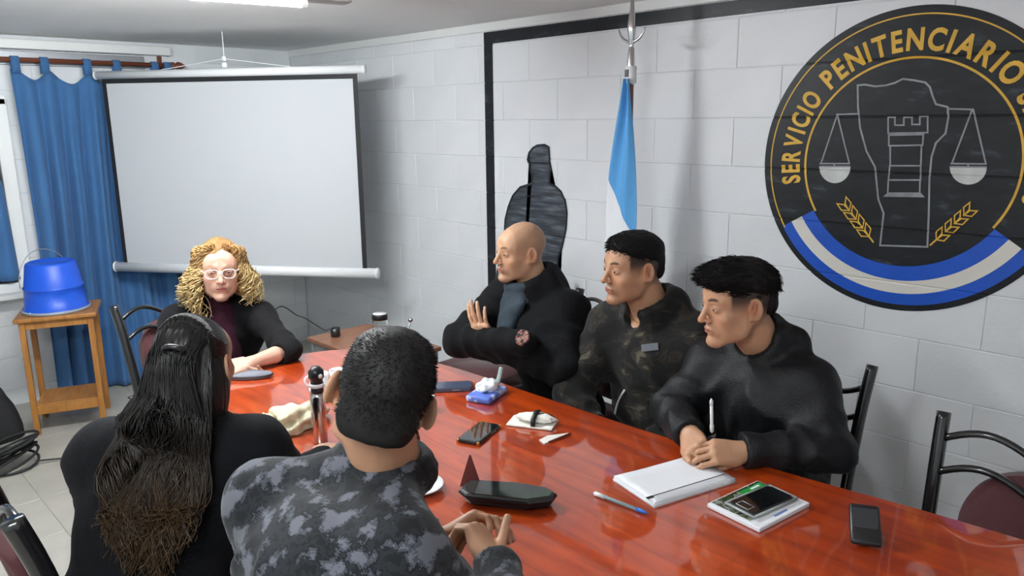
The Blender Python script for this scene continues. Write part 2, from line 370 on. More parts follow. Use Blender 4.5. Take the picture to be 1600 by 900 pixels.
bm = NB(); ribbon(bm, wl_([(740+173/2.044, 518/2.044), (740+243/2.044, 522/2.044)]), .008); mural('beret_edge', bm, M['blackpaint'], sm, .003)
# ---------------------------------------------------------------- table
ctrl = [(1.88, -.55), (1.935, -.2), (1.945, .15), (1.925, .5), (1.89, .8), (1.85, 1.25), (1.84, 1.75), (1.835, 2.2), (1.79, 2.52), (1.70, 2.72), (1.56, 2.81), (1.38, 2.83), (1.2, 2.82), (1.04, 2.73), (.95, 2.5), (.90, 2.15), (.88, 1.7), (.86, 1.2), (.83, .7), (.80, .2), (.80, -.4), (.9, -.75), (1.3, -.85), (1.7, -.78)]
tb = empty('meeting_table', (1.35, 1.0, 0), 0, 'long red-orange lacquered wooden meeting table everyone sits around', 'table')
cen = Vector((1.35, 1.0, 0))
poly = [(p[0]-cen.x, p[1]-cen.y) for p in catmull(ctrl, 8, True)]
bm = NB(); prism(bm, poly, .722, .76, .012); o = obj('tabletop', bm, M['table'], tb)
def inset(poly, d):
    out = []; n = len(poly)
    for i in range(n):
        a = Vector((*poly[i-1], 0)); b = Vector((*poly[(i+1) % n], 0)); t = (b-a).normalized(); out.append((poly[i][0]-t.y*d, poly[i][1]+t.x*d))
    return out
bm = NB(); ip = inset(poly, .1)
vs = []
for p, q in zip(ip, inset(poly, .125)): vs.append([bm.verts.new((p[0], p[1], .64)), bm.verts.new((p[0], p[1], .722)), bm.verts.new((q[0], q[1], .722)), bm.verts.new((q[0], q[1], .64))])
for i in range(len(vs)):
    a, b = vs[i], vs[(i+1) % len(vs)]
    for k in range(4): bm.faces.new((a[k], a[(k+1) % 4], b[(k+1) % 4], b[k]))
bmesh.ops.recalc_face_normals(bm, faces=bm.faces[:]); obj('apron', bm, M['table'], tb)
for x, y in ((-.25, 1.45), (.25, 1.45), (-.3, -1.4), (.35, -1.4)):
    bm = NB(); box(bm, (x, y, .361), (.085, .085, .722), .008); obj('leg', bm, M['table'], tb)
# ---------------------------------------------------------------- chairs
def make_chair():
    t = empty('dining_chair')
    bm = NB(); pl = [(x*.215*(1 if True else 1), y) for x, y in [(-1, -.2), (-1, .1), (-.92, .19), (-.7, .225), (0, .24), (.7, .225), (.92, .19), (1, .1), (1, -.2), (.85, -.225), (-.85, -.225)]]
    prism(bm, [tuple(p) for p in catmull(pl, 4, True)], .425, .48, .018); obj('seat', bm, M['maroon'], t, True)
    bm = NB()
    for s in (-1, 1):
        pts = catmull([(s*.2, -.215, .42), (s*.205, -.235, .6), (s*.21, -.275, .8), (s*.215, -.315, .94)], 5)
        bm2 = NB(); tube(bm2, pts, .0175, 14, flat=((0, 1, 0), 1.3)); o = obj('back_post', bm2, M['chairmetal'], t, True)
    for nm, z, a in (('back_rail', .872, .038), ('back_rail', .785, .038)):
        b2 = NB(); pts = [(x, -.268-(z-.8)*.3-.012*math.cos(x*7.5), z+a*math.sin((x/.21)*math.pi*1.0+.0)*1.0+(.012 if abs(x) < .19 else 0)*0) for x in np.linspace(-.205, .205, 22)]
        tube(b2, pts, .0095, 10); obj(nm, b2, M['chairmetal'], t, True)
    b2 = NB(); P = []
    for (x, z) in catmull([(-.095, .50), (-.13, .6), (-.138, .70), (-.11, .775), (-.055, .815), (0, .828), (.055, .815), (.11, .775), (.138, .70), (.13, .6), (.095, .50)], 4): P.append((x, z))
    prism(b2, P, -.018, .018, .014)
    for v in b2.verts:
        x, z, y = v.co.x, v.co.y, v.co.z; v.co = Vector((x, y-.245-(z-.6)*.22-.02*math.cos(x*9), z))
    bmesh.ops.recalc_face_normals(b2, faces=b2.faces[:]); obj('back_pad', b2, M['maroon'], t, True)
    for s in (-1, 1):
        for fy, spl in ((.19, .03), (-.19, -.04)):
            b2 = NB(); tube(b2, [(s*.19, fy, .425), (s*(.205), fy+spl*.6, .2), (s*.215, fy+spl, .005)], [.014, .013, .011], 10); o = obj('leg', b2, M['chairmetal'], t, True)
    b2 = NB()
    for s in (-1, 1): tube(b2, [(s*.202, .2, .22), (s*.202, -.21, .22)], .008, 8)
    tube(b2, [(-.202, 0, .22), (.202, 0, .22)], .008, 8); tube(b2, [(-.2, -.2, .415), (-.2, .19, .415), (.2, .19, .415), (.2, -.2, .415), (-.2, -.2, .415)], .01, 8)
    obj('seat_frame', b2, M['chairmetal'], t, True)
    return t
proto = make_chair()
def copy_tree(o, parent=None):
    c = o.copy(); COL.objects.link(c); c.parent = parent
    for ch in list(o.children): copy_tree(ch, c)
    return c
CH = [((1.845, .365), 91, 'empty black tube chair with wavy back rails and maroon pad, nearest at the right'),
      ((2.115, 1.10), 88, 'black tube chair holding the clean-shaven young man with clasped hands'),
      ((2.30, 1.57), 90, 'black tube chair holding the man in the dark camouflage hoodie'),
      ((2.31, 2.10), 84, 'black tube chair holding the bald man'),
      ((2.52, 2.80), 90, 'empty maroon seated chair between the bald man and the small side table'),
      ((1.30, 3.28), 197, 'black tube chair at the head of the table holding the curly blonde woman'),
      ((.565, 1.915), -90, 'black tube chair under the long dark haired woman with her back to the view'),
      ((.44, 1.06), -88, 'black tube chair under the man in grey digital camouflage')]
for i, ((x, y), a, lb) in enumerate(CH):
    o = proto if i == 0 else copy_tree(proto)
    o.location = (x, y, 0); o.rotation_euler = (0, 0, math.radians(a)); tag(o, lb, 'chair', 'black tube chairs with maroon pads')
# ---------------------------------------------------------------- projection screen
A_ = np.array([1.545, 5.185]); B_ = np.array([2.53, 3.81]); mid = (A_+B_)/2; W_ = float(np.linalg.norm(B_-A_)); ang = math.atan2(*(B_-A_)[::-1])
ps = empty('projection_screen', (mid[0], mid[1], 1.985), ang, 'white roll-down projection screen with black border hanging across the corner', 'projection screen')
def casing(name, z, L, r, m):
    bm = NB(); tube(bm, [(-L/2, 0, z), (L/2, 0, z)], r, 16, flat=((0, 0, 1), 1.15)); o = obj(name, bm, m, ps, True)
    for s in (-1, 1):
        b = NB(); tube(b, [(s*L/2, 0, z), (s*(L/2+.012), 0, z)], r*1.08, 14, flat=((0, 0, 1), 1.15)); obj('end_cap', b, M['whiteplastic'], ps, True)
casing('top_casing', .008, W_, .021, M['whiteplastic']); casing('bottom_bar', -1.165, W_+.04, .027, M['whiteplastic'])
bm = NB(); w2 = W_/2-.035; box(bm, (0, -.004, -.58), (2*w2, .0025, 1.15)); obj('black_border', bm, M['screenblack'], ps)
bm = NB(); box(bm, (0, 0, -.592), (2*w2-.056, .006, 1.10)); 
for v in bm.verts: v.co.y += -.004
obj('fabric', bm, M['screen'], ps)
bm = NB(); tube(bm, [(-.42, 0, .03), (.0, 0, .085), (.42, 0, .03)], .0022, 6); tube(bm, [(0, 0, .08), (0, 0, .235)], .003, 6); obj('hanging_cord', bm, M['whiteplastic'], ps)
bm = NB(); box(bm, (0, 0, .05), (.03, .02, .03), .006); lathe(bm, [(0, .10), (.012, .098), (.016, .085), (.01, .072), (0, .07)]); obj('hook', bm, M['whiteplastic'], ps)
# ---------------------------------------------------------------- curtains
def cloth(name, fn, ns, nz, m, parent):
    V = [fn(i/ns, k/nz) for k in range(nz+1) for i in range(ns+1)]
    Fc = [(k*(ns+1)+i, k*(ns+1)+i+1, (k+1)*(ns+1)+i+1, (k+1)*(ns+1)+i) for k in range(nz) for i in range(ns)]
    o = pyd(name, V, Fc, m, parent); md = o.modifiers.new('s', 'SOLIDIFY'); md.thickness = .003; return o
rod = empty('curtain_rod', (1.0, 5.30, 2.075), 0, 'brown wooden curtain rod with a pointed end knob above the blue curtain', 'curtain rod')
bm = NB(); tube(bm, [(-1.5, 0, 0), (1.03, 0, .0)], .014, 14); obj('pole', bm, M['woodrod'], rod, True)
bm = NB(); lathe(bm, [(.0, 0), (.02, .004), (.024, .02), (.014, .034), (.026, .05), (.022, .07), (.008, .095), (0, .1)], (1.03, 0, 0), rot=Matrix.Rotation(math.pi/2, 4, 'Y')); obj('finial', bm, M['woodrod'], rod, True)
bm = NB(); box(bm, (1.0, .05, 0), (.02, .1, .025), .004); box(bm, (1.0, .095, .02), (.03, .012, .1), .003); obj('bracket', bm, M['woodrod'], rod)
tabs = [1.150, 1.30, 1.53, 1.70, 1.93, 2.01]
cu = empty('tab_top_curtain', (1.6, 5.30, 0), 0, 'long blue tab-top curtain hanging from the brown rod behind the screen', 'curtain')
def topz(x):
    for a, b in zip(tabs, tabs[1:]):
        if a <= x <= b: t = (x-a)/(b-a); return 2.02-.075*(math.sin(math.pi*t)**1.3)*min(1, (b-a)/.2)
    return 2.02
def cf(s, k):
    x0, x1 = 1.12, 2.04
    z = topz(x0+(x1-x0)*s)*(1-k)+.012*k
    x = x0+(x1-x0)*s + .02*math.sin(6*s+3*k) - .02*k*(s-.5)
    ph = 2*math.pi*(7.3*s+.5*math.sin(5*s)+.12*math.sin(3*k))
    amp = .012+.028*min(1, k*2.5)
    y = amp*math.sin(ph)+.012*math.sin(2*math.pi*17*s+2*k)*min(1, 3*k)+.02*math.exp(-((s-.33)/.09)**2)*math.sin(math.pi*min(1, k*3))
    return (x-1.6, y, z)
cloth('curtain_cloth', cf, 150, 46, M['curtain'], cu)
for x in tabs:
    bm = NB(); P = [(x-1.6, -.017, 2.0), (x-1.6, -.019, 2.06), (x-1.6, -.012, 2.09), (x-1.6, .0, 2.096), (x-1.6, .012, 2.09), (x-1.6, .019, 2.06), (x-1.6, .017, 2.0)]
    L = [bm.verts.new((p[0]-.022, p[1], p[2])) for p in P]; R = [bm.verts.new((p[0]+.022, p[1], p[2])) for p in P]
    for i in range(len(P)-1): bm.faces.new((L[i], R[i], R[i+1], L[i+1]))
    o = obj('curtain_tab', bm, M['curtain'], cu, True); md = o.modifiers.new('s', 'SOLIDIFY'); md.thickness = .002
cu2 = empty('window_curtain', (.6, 5.30, .8), 0, 'blue curtain pulled aside in the window at the far left', 'curtain')
def cf2(s, k):
    z = 2.02*(1-k)+.80*k; xr = .58+.40*min(1, (k*1.9))**.7+.04*k; x = -.1+(xr+.1)*s
    return (x-.6, -.005+.022*math.sin(2*math.pi*9*s+k), z-.8)
cloth('curtain_cloth', cf2, 90, 24, M['curtain'], cu2)
# ---------------------------------------------------------------- stool with bucket
FL = Vector((.89, 4.77, 0)); FR = Vector((1.20, 4.654, 0)); ex = (FR-FL).normalized(); ey = Vector((-ex.y, ex.x, 0)); Wd = (FR-FL).length; Dp = .30
sc = FL+ex*Wd/2+ey*Dp/2; sa = math.atan2(ex.y, ex.x)
st = empty('wooden_stool', sc, sa, 'tall honey coloured wooden stool with a lower shelf carrying the blue bucket', 'stool')
bm = NB(); box(bm, (0, 0, .668), (Wd+.07, Dp+.07, .024), .006); obj('stool_top', bm, M['lightwood'], st)
bm = NB()
for s in (-1, 1): box(bm, (0, s*Dp/2, .635), (Wd-.03, .02, .045), .003); box(bm, (s*Wd/2, 0, .635), (.02, Dp-.03, .045), .003)
obj('apron', bm, M['lightwood'], st)
for sx in (-1, 1):
    for sy in (-1, 1):
        bm = NB(); box(bm, (sx*Wd/2, sy*Dp/2, .328), (.03, .03, .656), .004); obj('leg', bm, M['lightwood'], st)
bm = NB(); box(bm, (0, 0, .165), (Wd-.02, Dp-.02, .02), .003)
for s in (-1, 1): box(bm, (0, s*(Dp/2-.002), .145), (Wd-.02, .02, .05), .003)
obj('shelf', bm, M['lightwood'], st)
bk = empty('bucket', (sc.x-.01, sc.y, .681), .3, 'blue plastic bucket standing upside down on the wooden stool', 'bucket')
bm = NB(); lathe(bm, [(.158, 0), (.166, .004), (.166, .018), (.157, .022), (.15, .1), (.1475, .128), (.152, .132), (.152, .140), (.146, .144), (.128, .262), (.122, .274), (.112, .279), (.106, .272), (0, .270)], n=48); obj('body', bm, M['bluebucket'], bk, True)
bm = NB(); lathe(bm, [(.159, .0), (.172, .0), (.174, .01), (.17, .017), (.159, .016)], n=48); obj('rim', bm, mat('grey_plastic', (.3, .33, .38), .4), bk, True)
bm = NB(); tube(bm, [(.155*math.cos(t), .03*math.sin(t)+.05, .14+.20*math.sin(t)) for t in np.linspace(.02, math.pi-.02, 24)], .0025, 6); obj('wire_handle', bm, M['greymetal'], bk, True)
# black sack, coiled cable
def blob(name, c, rad, m, parent, amp=.1, fr=4, sub=4, flatz=None, seed=1):
    bm = NB(); bmesh.ops.create_icosphere(bm, subdivisions=sub, radius=1); r = np.random.default_rng(seed); K = r.normal(size=(6, 3))*fr; P = r.uniform(0, 6.28, 6)
    for v in bm.verts:
        n = np.array(v.co); d = 1+amp*float(np.sin(K@n+P).mean()*1.6); n = n*d
        if flatz is not None: n[2] = max(n[2], flatz)
        v.co = Vector((c[0]+n[0]*rad[0], c[1]+n[1]*rad[1], c[2]+n[2]*rad[2]))
    return obj(name, bm, m, parent, True)
sk = blob('bag', (0, 0, .0), (.27, .2, .42), M['rubber'], None, .12, 3, flatz=0, seed=3); sk.location = (.56, 4.92, .006)
tag(sk, 'black bag slumped on the floor left of the wooden stool', 'bag')
bm = NB()
for k in range(9):
    pts = [(.12*math.cos(t)*(1+.1*math.sin(k)), .085*math.sin(t+k*.4), .035+.012*k+.03*math.sin(t*1+k)) for t in np.linspace(0, 2*math.pi, 26)]
    tube(bm, pts, .007, 6, cap=False)
pts = catmull([(.1, -.03, .02), (.28, -.1, .008), (.55, -.22, .008), (.9, -.5, .008)], 8); tube(bm, pts, .0045, 6)
o = obj('power_cable', bm, M['rubber'], None, True); o.location = (.68, 4.36, .006); tag(o, 'coiled black cable lying on the pale floor at the left edge', 'cable')
# ---------------------------------------------------------------- side table, jar, outlet
s2 = empty('side_table', (2.10, 3.20, 0), 0, 'low brown wooden side table standing behind the far end of the meeting table', 'side table')
bm = NB(); box(bm, (0, 0, .60), (.38, .64, .022), .003); obj('table_top', bm, M['darkwood'], s2)
bm = NB()
for s in (-1, 1): box(bm, (0, s*.29, .55), (.32, .02, .075), .002); box(bm, (s*.165, 0, .55), (.02, .56, .075), .002)
obj('apron', bm, M['greymetal'], s2)
for sx in (-1, 1):
    for sy in (-1, 1):
        bm = NB(); box(bm, (sx*.165, sy*.29, .295), (.03, .03, .59), .003); obj('leg', bm, M['greymetal'], s2)
glass = mat('clear_glass', (.95, .97, .97), .03, trans=1, ior=1.3)
jr = empty('storage_jar', (2.13, 3.17, .612), 0, 'clear jar with a black lid on the brown side table', 'jar')
bm = NB(); lathe(bm, [(0, 0), (.038, 0), (.042, .006), (.042, .1), (.036, .115), (.036, .12), (.033, .12), (.033, .11), (.039, .098), (.039, .008), (0, .006)]); obj('glass_body', bm, glass, jr, True)
bm = NB(); lathe(bm, [(0, .145), (.036, .145), (.040, .141), (.040, .118), (0, .118)]); obj('lid', bm, M['black'], jr, True)
bm = NB(); lathe(bm, [(0, .147), (.034, .1475), (.034, .145), (0, .145)]); obj('lid_label', bm, M['whiteplastic'], jr, True)
bm = NB(); lathe(bm, [(0, .007), (.036, .007), (.036, .07), (0, .075)]); obj('contents', bm, mat('pale_powder', (.7, .68, .6), .9), jr, True)
cpb = NB(); lathe(cpb, [(0, 0), (.02, 0), (.024, .004), (.026, .045), (.023, .045), (.021, .006), (0, .005)]); cpb2 = obj('small_cup', cpb, M['black'], None, True); cpb2.location = (2.02, 3.42, .612); tag(cpb2, 'tiny black cup at the far corner of the brown side table', 'cup')
b_ = NB(); tube(b_, catmull([(0, 0, .006), (.02, 0, .05), (.045, .01, .1)], 4), .004, 8); lathe(b_, [(0, -.012), (.011, -.006), (.013, 0), (.011, .008), (0, .012)], (.048, .011, .108)); lathe(b_, [(0, 0), (.025, 0), (.03, .05), (.027, .05), (.022, .004), (0, .003)]); o = obj('spoon', b_, M['steel'], None, True); o.location = (2.20, 3.06, .612); tag(o, 'metal spoon standing in a small steel cup on the side table', 'spoon')
wo = empty('wall_outlet', (2.60, YB, .30), 0, 'wall socket with plugged adapter low on the back wall beside the curtain', 'socket')
bm = NB(); box(bm, (0, -.006, 0), (.12, .014, .08), .004); obj('plate', bm, M['whiteplastic'], wo)
bm = NB(); box(bm, (.01, -.04, 0), (.05, .055, .05), .01); box(bm, (-.035, -.03, 0), (.03, .035, .04), .006); obj('adapter', bm, mat('tan_plastic', (.25, .24, .22), .5), wo)
b_ = NB(); q = catmull([(2.62, YB-.07, .30), (2.68, YB-.11, .34), (2.72, YB-.25, .29), (2.6, 4.8, .35), (2.4, 4.2, .42), (2.06, 3.55, .618), (2.04, 3.45, .622)], 8); tube(b_, q, .0035, 6); tube(b_, catmull([(2.61, YB-.06, .28), (2.64, YB-.08, .15), (2.62, YB-.05, .01)], 6), .0035, 6)
o = obj('charging_cord', b_, M['black'], None, True); tag(o, 'thin dark cord running from the wall socket to the side table', 'cord')
# ---------------------------------------------------------------- flag
fx, fy = 2.68, 2.045
fg = empty('national_flag', (fx, fy, 0), 0, 'light blue and white flag drooping on a silver topped pole against the right wall', 'flag')
bm = NB(); lathe(bm, [(0, 0), (.15, 0), (.15, .02), (.12, .035), (.03, .05), (.02, .1), (0, .1)]); obj('base', bm, M['darkwood'], fg, True)
bm = NB(); tube(bm, [(0, 0, .05), (0, 0, 1.90)], .013, 12); obj('pole', bm, M['darkwood'], fg, True)
bm = NB(); lathe(bm, [(.0, 1.845), (.016, 1.845), (.018, 1.9), (.0165, 1.93), (.013, 1.99), (.009, 2.0), (.012, 2.01), (.018, 2.06), (.019, 2.08), (.012, 2.13), (.006, 2.19), (0, 2.215)], n=16); obj('spear_tip', bm, M['steel'], fg, True)
bm = NB(); tube(bm, [(.0, .068*math.cos(t), 2.085+.068*math.sin(t)*1.0) for t in np.linspace(math.pi*1.06, math.pi*1.94, 16)], [.003+.004*math.sin(math.pi*i/15) for i in range(16)], 8); obj('crescent', bm, M['steel'], fg, True)
bm = NB(); lathe(bm, [(.015, 1.85), (.024, 1.852), (.024, 1.92), (.015, 1.922)], n=14); obj('collar', bm, M['whiteplastic'], fg, True)
bm = NB(); box(bm, (-.022, .004, 1.892), (.008, .02, .03), .002); obj('badge', bm, M['black'], fg)
key = [(1.87, .016, -.014), (1.7, .045, -.032), (1.5, .078, -.052), (1.33, .095, -.064), (1.15, .1, -.07), (.95, .08, -.055), (.7, .07, -.06), (.55, .05, -.055)]
def fl_(s, k):
    z = 1.87-1.3*k
    zz = [a[0] for a in key][::-1]; l = np.interp(z, zz, [a[1] for a in key][::-1]); r = np.interp(z, zz, [a[2] for a in key][::-1])
    y = l+(r-l)*s; am = .008+.025*k*min(1, 2*k+.4)
    return (-.02-am*abs(math.sin(s*math.pi*1.6+.4+.8*k))-.01*math.sin(9*s+7*k), y, z)
M['flagblue'] = mat('flag_light_blue', (.085, .33, .66), .7, sheen=.1); M['flagwhite'] = mat('flag_white', (.75, .77, .8), .7, sheen=.1)
def lim_(k): z = 1.87-1.3*k; return min(.985, max(.015, (1.45-z)/.26))
for nm, m, s0, s1 in (('blue_cloth', 'flagblue', lim_, lambda k: 1), ('white_cloth', 'flagwhite', lambda k: 0, lim_)):
    ns, nz = 36, 80; V = [fl_(s0(k/nz)+(s1(k/nz)-s0(k/nz))*i/ns, k/nz) for k in range(nz+1) for i in range(ns+1)]
    Fc = [(k*(ns+1)+i, (k+1)*(ns+1)+i, (k+1)*(ns+1)+i+1, k*(ns+1)+i+1) for k in range(nz) for i in range(ns)]
    o = pyd(nm, V, Fc, M[m], fg); md = o.modifiers.new('s', 'SOLIDIFY'); md.thickness = .002
# ---------------------------------------------------------------- things on the table
TZ = .7605
def P(x, y, z=TZ): q = onz(x, y, z); return Vector((q[0], q[1], q[2]))
def quadframe(a, b):
    d = (b-a); return (a+b)/2, math.atan2(d.y, d.x), d.length
def phone(name, c, a, L, W, T, label, group=None, case=None, screen='blackgloss'):
    t = empty(name, c, a, label, 'phone', group)
    bm = NB(); pl = [(-L/2+.01, -W/2), (L/2-.01, -W/2), (L/2, -W/2+.01), (L/2, W/2-.01), (L/2-.01, W/2), (-L/2+.01, W/2), (-L/2, W/2-.01), (-L/2, -W/2+.01)]
    prism(bm, pl, 0, T, .002); obj('body', bm, case or M['black'], t)
    bm = NB(); prism(bm, [(x*.94, y*.9) for x, y in pl], T, T+.0006); obj('screen', bm, M[screen], t)
    bm = NB(); box(bm, (L*.15, -W/2-.0006, T/2), (.03, .0016, .003), .0005); obj('side_button', bm, M['greymetal'], t)
    return t
M['slate'] = mat('slate_blue_case', (.05, .065, .11), .3, coat=.3)
phone('smartphone', P(702, 607), math.radians(-38), .165, .078, .014, 'dark slate-blue phone lying flat behind the dark haired man, by the tissue pack', None, M['slate'], 'slate')
ph = phone('smartphone', P(749, 679), math.radians(27-44+38), .155, .075, .010, 'black glossy smartphone with gold corners in the middle of the table')
gold = mat('gold_metal', (.7, .45, .15), .25, metal=1)
for sx, sy in ((-1, 1), (-1, -1), (1, 1), (1, -1)):
    bm = NB(); box(bm, (sx*.074, sy*.034, .0052), (.009, .009, .0105), .002); obj('corner', bm, gold, ph)
# tissue pack
tp = empty('tissue_pack', P(761, 620), math.radians(20), 'blue and white packet of tissues with a white tissue pulled out', 'tissues')
M['packblue'] = ramp_mat('pack_film', [(.45, (.1, .17, .55)), (.52, (.45, .5, .75)), (.62, (.15, .25, .62))], 18, 2, rough=.35, sheen=0)
bm = NB(); box(bm, (0, 0, .012), (.145, .095, .024), .009, seg=3); obj('wrapper', bm, M['packblue'], tp, True)
blob('tissue', (.012, .005, .036), (.045, .035, .024), mat('tissue_paper', (.8, .84, .86), .9), tp, .35, 4, seed=5)
bm = NB(); tube(bm, catmull([(.06, -.01, .03), (.075, -.012, .055), (.085, -.015, .085)], 5), [.009]*10+[.007], 10, flat=((1, 0, 0), .6)); o = obj('paper_twist', bm, mat('pale_green_paper', (.3, .38, .36), .7), tp, True)
# packet, card
pc = empty('folded_packet', P(832, 662), math.radians(-62), 'small white folded packet held by a black band, in front of the camouflage hoodie man', 'packet')
wp = mat('off_white_paper', (.72, .71, .66), .7)
bm = NB(); box(bm, (0, 0, .004), (.15, .085, .007), .003); obj('saucer_card', bm, wp, pc)
blob('wrap', (.01, .005, .02), (.062, .03, .015), wp, pc, .2, 4, seed=8); bm = NB()
for s in (0,): tube(bm, [(.012, -.038, .008), (.012, -.034, .028), (.012, 0, .040), (.012, .034, .030), (.012, .038, .008)], .007, 8, flat=((1, 0, 0), 1.2))
tube(bm, [(.012, 0, .036), (.05, .012, .03), (.075, .02, .012)], .006, 8); obj('black_band', bm, M['black'], pc, True)
cd = empty('paper_card', P(862, 685), math.radians(-8), 'narrow white card with a dark red edge beside the folded packet', 'card')
bm = NB(); prism(bm, [(-.045, -.02), (.06, -.012), (.062, -.004), (0, .02), (-.04, .01)], 0, .003); obj('card', bm, wp, cd)
bm = NB(); tube(bm, [(-.03, -.023, .004), (.063, -.014, .005)], .003, 6); obj('edge', bm, mat('dark_red_plastic', (.16, .03, .02), .4), cd)
# black dish / wallet with coloured reflections painted into its top and a standing flap
wa, wr_ = P(728, 778), P(862, 790); c_, a_, L_ = quadframe(wa, wr_)
dk = empty('black_tray', c_+Vector((.0, .0, 0)), a_, 'long black glossy tray with a pointed dark flap standing at its left end', 'tray')
bm = NB(); pl = [(-.125, -.02), (-.10, -.045), (.06, -.05), (.12, -.02), (.125, .005), (.10, .03), (.02, .045), (-.115, .04)]
prism(bm, pl, 0, .034, .009)
for v in bm.verts:
    if v.co.z < .01: v.co.x *= .9; v.co.y *= .8
obj('body', bm, M['black'], dk); bm = NB(); prism(bm, [(x*.9, y*.85) for x, y in pl], .034, .0355); obj('glossy_top', bm, ramp_mat('painted_reflections', [(.4, (.004, .005, .006)), (.58, (.008, .03, .012)), (.66, (.02, .05, .02)), (.75, (.01, .02, .03))], 14, 2, rough=.08, sheen=0, interp='LINEAR', coat=1), dk)
bm = NB(); prism(bm, [(-.03, 0), (.035, 0), (.022, .02), (-.002, .085), (-.006, .085)], -.0015, .0015)
bm.transform(Matrix.Translation((-.105, .03, .016)) @ Matrix.Rotation(math.radians(82), 4, 'X') @ Matrix.Rotation(math.radians(0), 4, 'Y')); obj('flap', bm, mat('dark_red_leather', (.12, .03, .025), .35), dk)
# note paper with pen
pa, pb, pd = P(945, 757), P(1035, 787), P(1160, 748)
o0 = (pb-pa); o1 = (pd-pb); cpad = (pa+pd)/2
npd = empty('paper_stack', (cpad.x, cpad.y, TZ), math.atan2(o1.y, o1.x), 'stack of white paper sheets under the clasped hands of the young man', 'paper')
sheet = mat('white_paper', (.78, .8, .84), .6); R_ = rotz(0)
LL, WW = o1.length, o0.length
for k in range(5):
    bm = NB(); nn = 10; off = .004*math.sin(k*2.1)
    vs = [[bm.verts.new((-LL/2+LL*i/nn+off, -WW/2+WW*j/4+off*.5, .001+.0022*k+.004*math.sin(i*.35+k*.3)*(k/5)*max(0, 1-i/4))) for j in range(5)] for i in range(nn+1)]
    for i in range(nn):
        for j in range(4): bm.faces.new((vs[i][j], vs[i+1][j], vs[i+1][j+1], vs[i][j+1]))
    o = obj('sheet', bm, sheet, npd, True); md = o.modifiers.new('s', 'SOLIDIFY'); md.thickness = .0014
bm = NB(); box(bm, (0, -WW/2+.03, .014), (LL*.95, .0015, .0015)); box(bm, (-LL/2+.01, -WW/2+.028, .0135), (.02, .008, .002)); obj('black_edge', bm, M['black'], npd)
def pen(name, a, b, label, bodyc, capc, zoff=0):
    d = b-a; t = empty(name, a, 0, label, 'pen'); t.rotation_euler = d.to_track_quat('Z', 'Y').to_euler(); L = d.length
    bm = NB(); lathe(bm, [(0, 0), (.0028, .0), (.0045, .006), (.0045, L*.8), (0, L*.8)], n=12); obj('barrel', bm, bodyc, t, True)
    bm = NB(); lathe(bm, [(0, L*.8), (.0052, L*.8), (.0052, L*.93), (.003, L*.96), (.0015, L), (0, L)], n=12); obj('cap', bm, capc, t, True)
    bm = NB(); lathe(bm, [(.0046, L*.03), (.0056, L*.03), (.0056, L*.22), (.0046, L*.22)], n=12); box(bm, (.0065, 0, L*.12), (.002, .004, L*.22), .0005); obj('clip', bm, M['whiteplastic'], t, True)
    return t
pen('ballpoint_pen', P(927, 770, TZ+.006), P(1012, 802, TZ+.006), 'clear ballpoint pen with a blue tip lying beside the white paper stack', mat('teal_clear_plastic', (.3, .42, .45), .2), mat('pen_blue', (.03, .13, .5), .3))
# booklet with phone
ba, bb, bc_ = P(1101, 795), P(1190, 831), P(1268, 790)
o0 = bb-ba; o1 = bc_-bb; c = (ba+bc_)/2; bw, bl = o0.length, o1.length; an = math.atan2(o1.y, o1.x)
bk2 = empty('booklet', (c.x, c.y, TZ), an, 'square booklet with a green and grey photo cover beside the paper stack', 'booklet')
bm = NB(); box(bm, (0, 0, .006), (bl, bw, .011), .002); obj('pages', bm, sheet, bk2)
M['bookpic'] = ramp_mat('cover_picture', [(.3, (.012, .02, .01)), (.42, (.05, .09, .02)), (.5, (.015, .02, .012)), (.56, (.3, .32, .26)), (.62, (.03, .06, .015)), (.7, (.1, .15, .05))], 26, 4, rough=.25, sheen=0, interp='LINEAR', coat=.5)
bm = NB(); box(bm, (.004, .016, .0118), (bl-.016, bw-.04, .0008)); obj('cover_picture', bm, M['bookpic'], bk2)
bm = NB(); box(bm, (bl*.24, bw*.31, .0126), (bl*.42, bw*.22, .0008)); o = obj('green_panel', bm, mat('bright_green', (.01, .3, .05), .4), bk2)
bm = NB(); box(bm, (0, -bw*.41, .0120), (.05, .006, .0006)); box(bm, (-.02, bw*.0, .0131), (.001, .001, .0001)); obj('blue_print', bm, mat('print_blue', (.15, .25, .6), .4), bk2)
bm = NB(); box(bm, (bl*.3, bw*.36, .0132), (.035, .007, .0004)); obj('pale_print', bm, sheet, bk2)
clr = mat('clear_case', (.75, .78, .78), .15, trans=.6)
t = phone('smartphone', Vector((c.x, c.y, TZ+.0135))+Vector((math.cos(an)*.005-math.sin(an)*-.005, math.sin(an)*.005+math.cos(an)*-.005, 0)), an-.05, .155, .078, .009, 'black phone in a clear case lying on the green booklet')
bm = NB()
pl = [(-.082, -.043), (.082, -.043), (.082, .043), (-.082, .043)]
for a, b in zip(pl, pl[1:]+pl[:1]): tube(bm, [(*a, .005), (*b, .005)], .0035, 8)
obj('clear_case', bm, clr, t, True)
bm = NB(); tube(bm, [(-.074+.0*1, y, .0112) for y in (-.018, .018)], .0016, 6); tube(bm, [(-.074, -.018, .0112), (-.05, -.018, .0112), (-.05, .018, .0112), (-.074, .018, .0112)], .0016, 6); obj('lens_ring', bm, M['steel'], t)
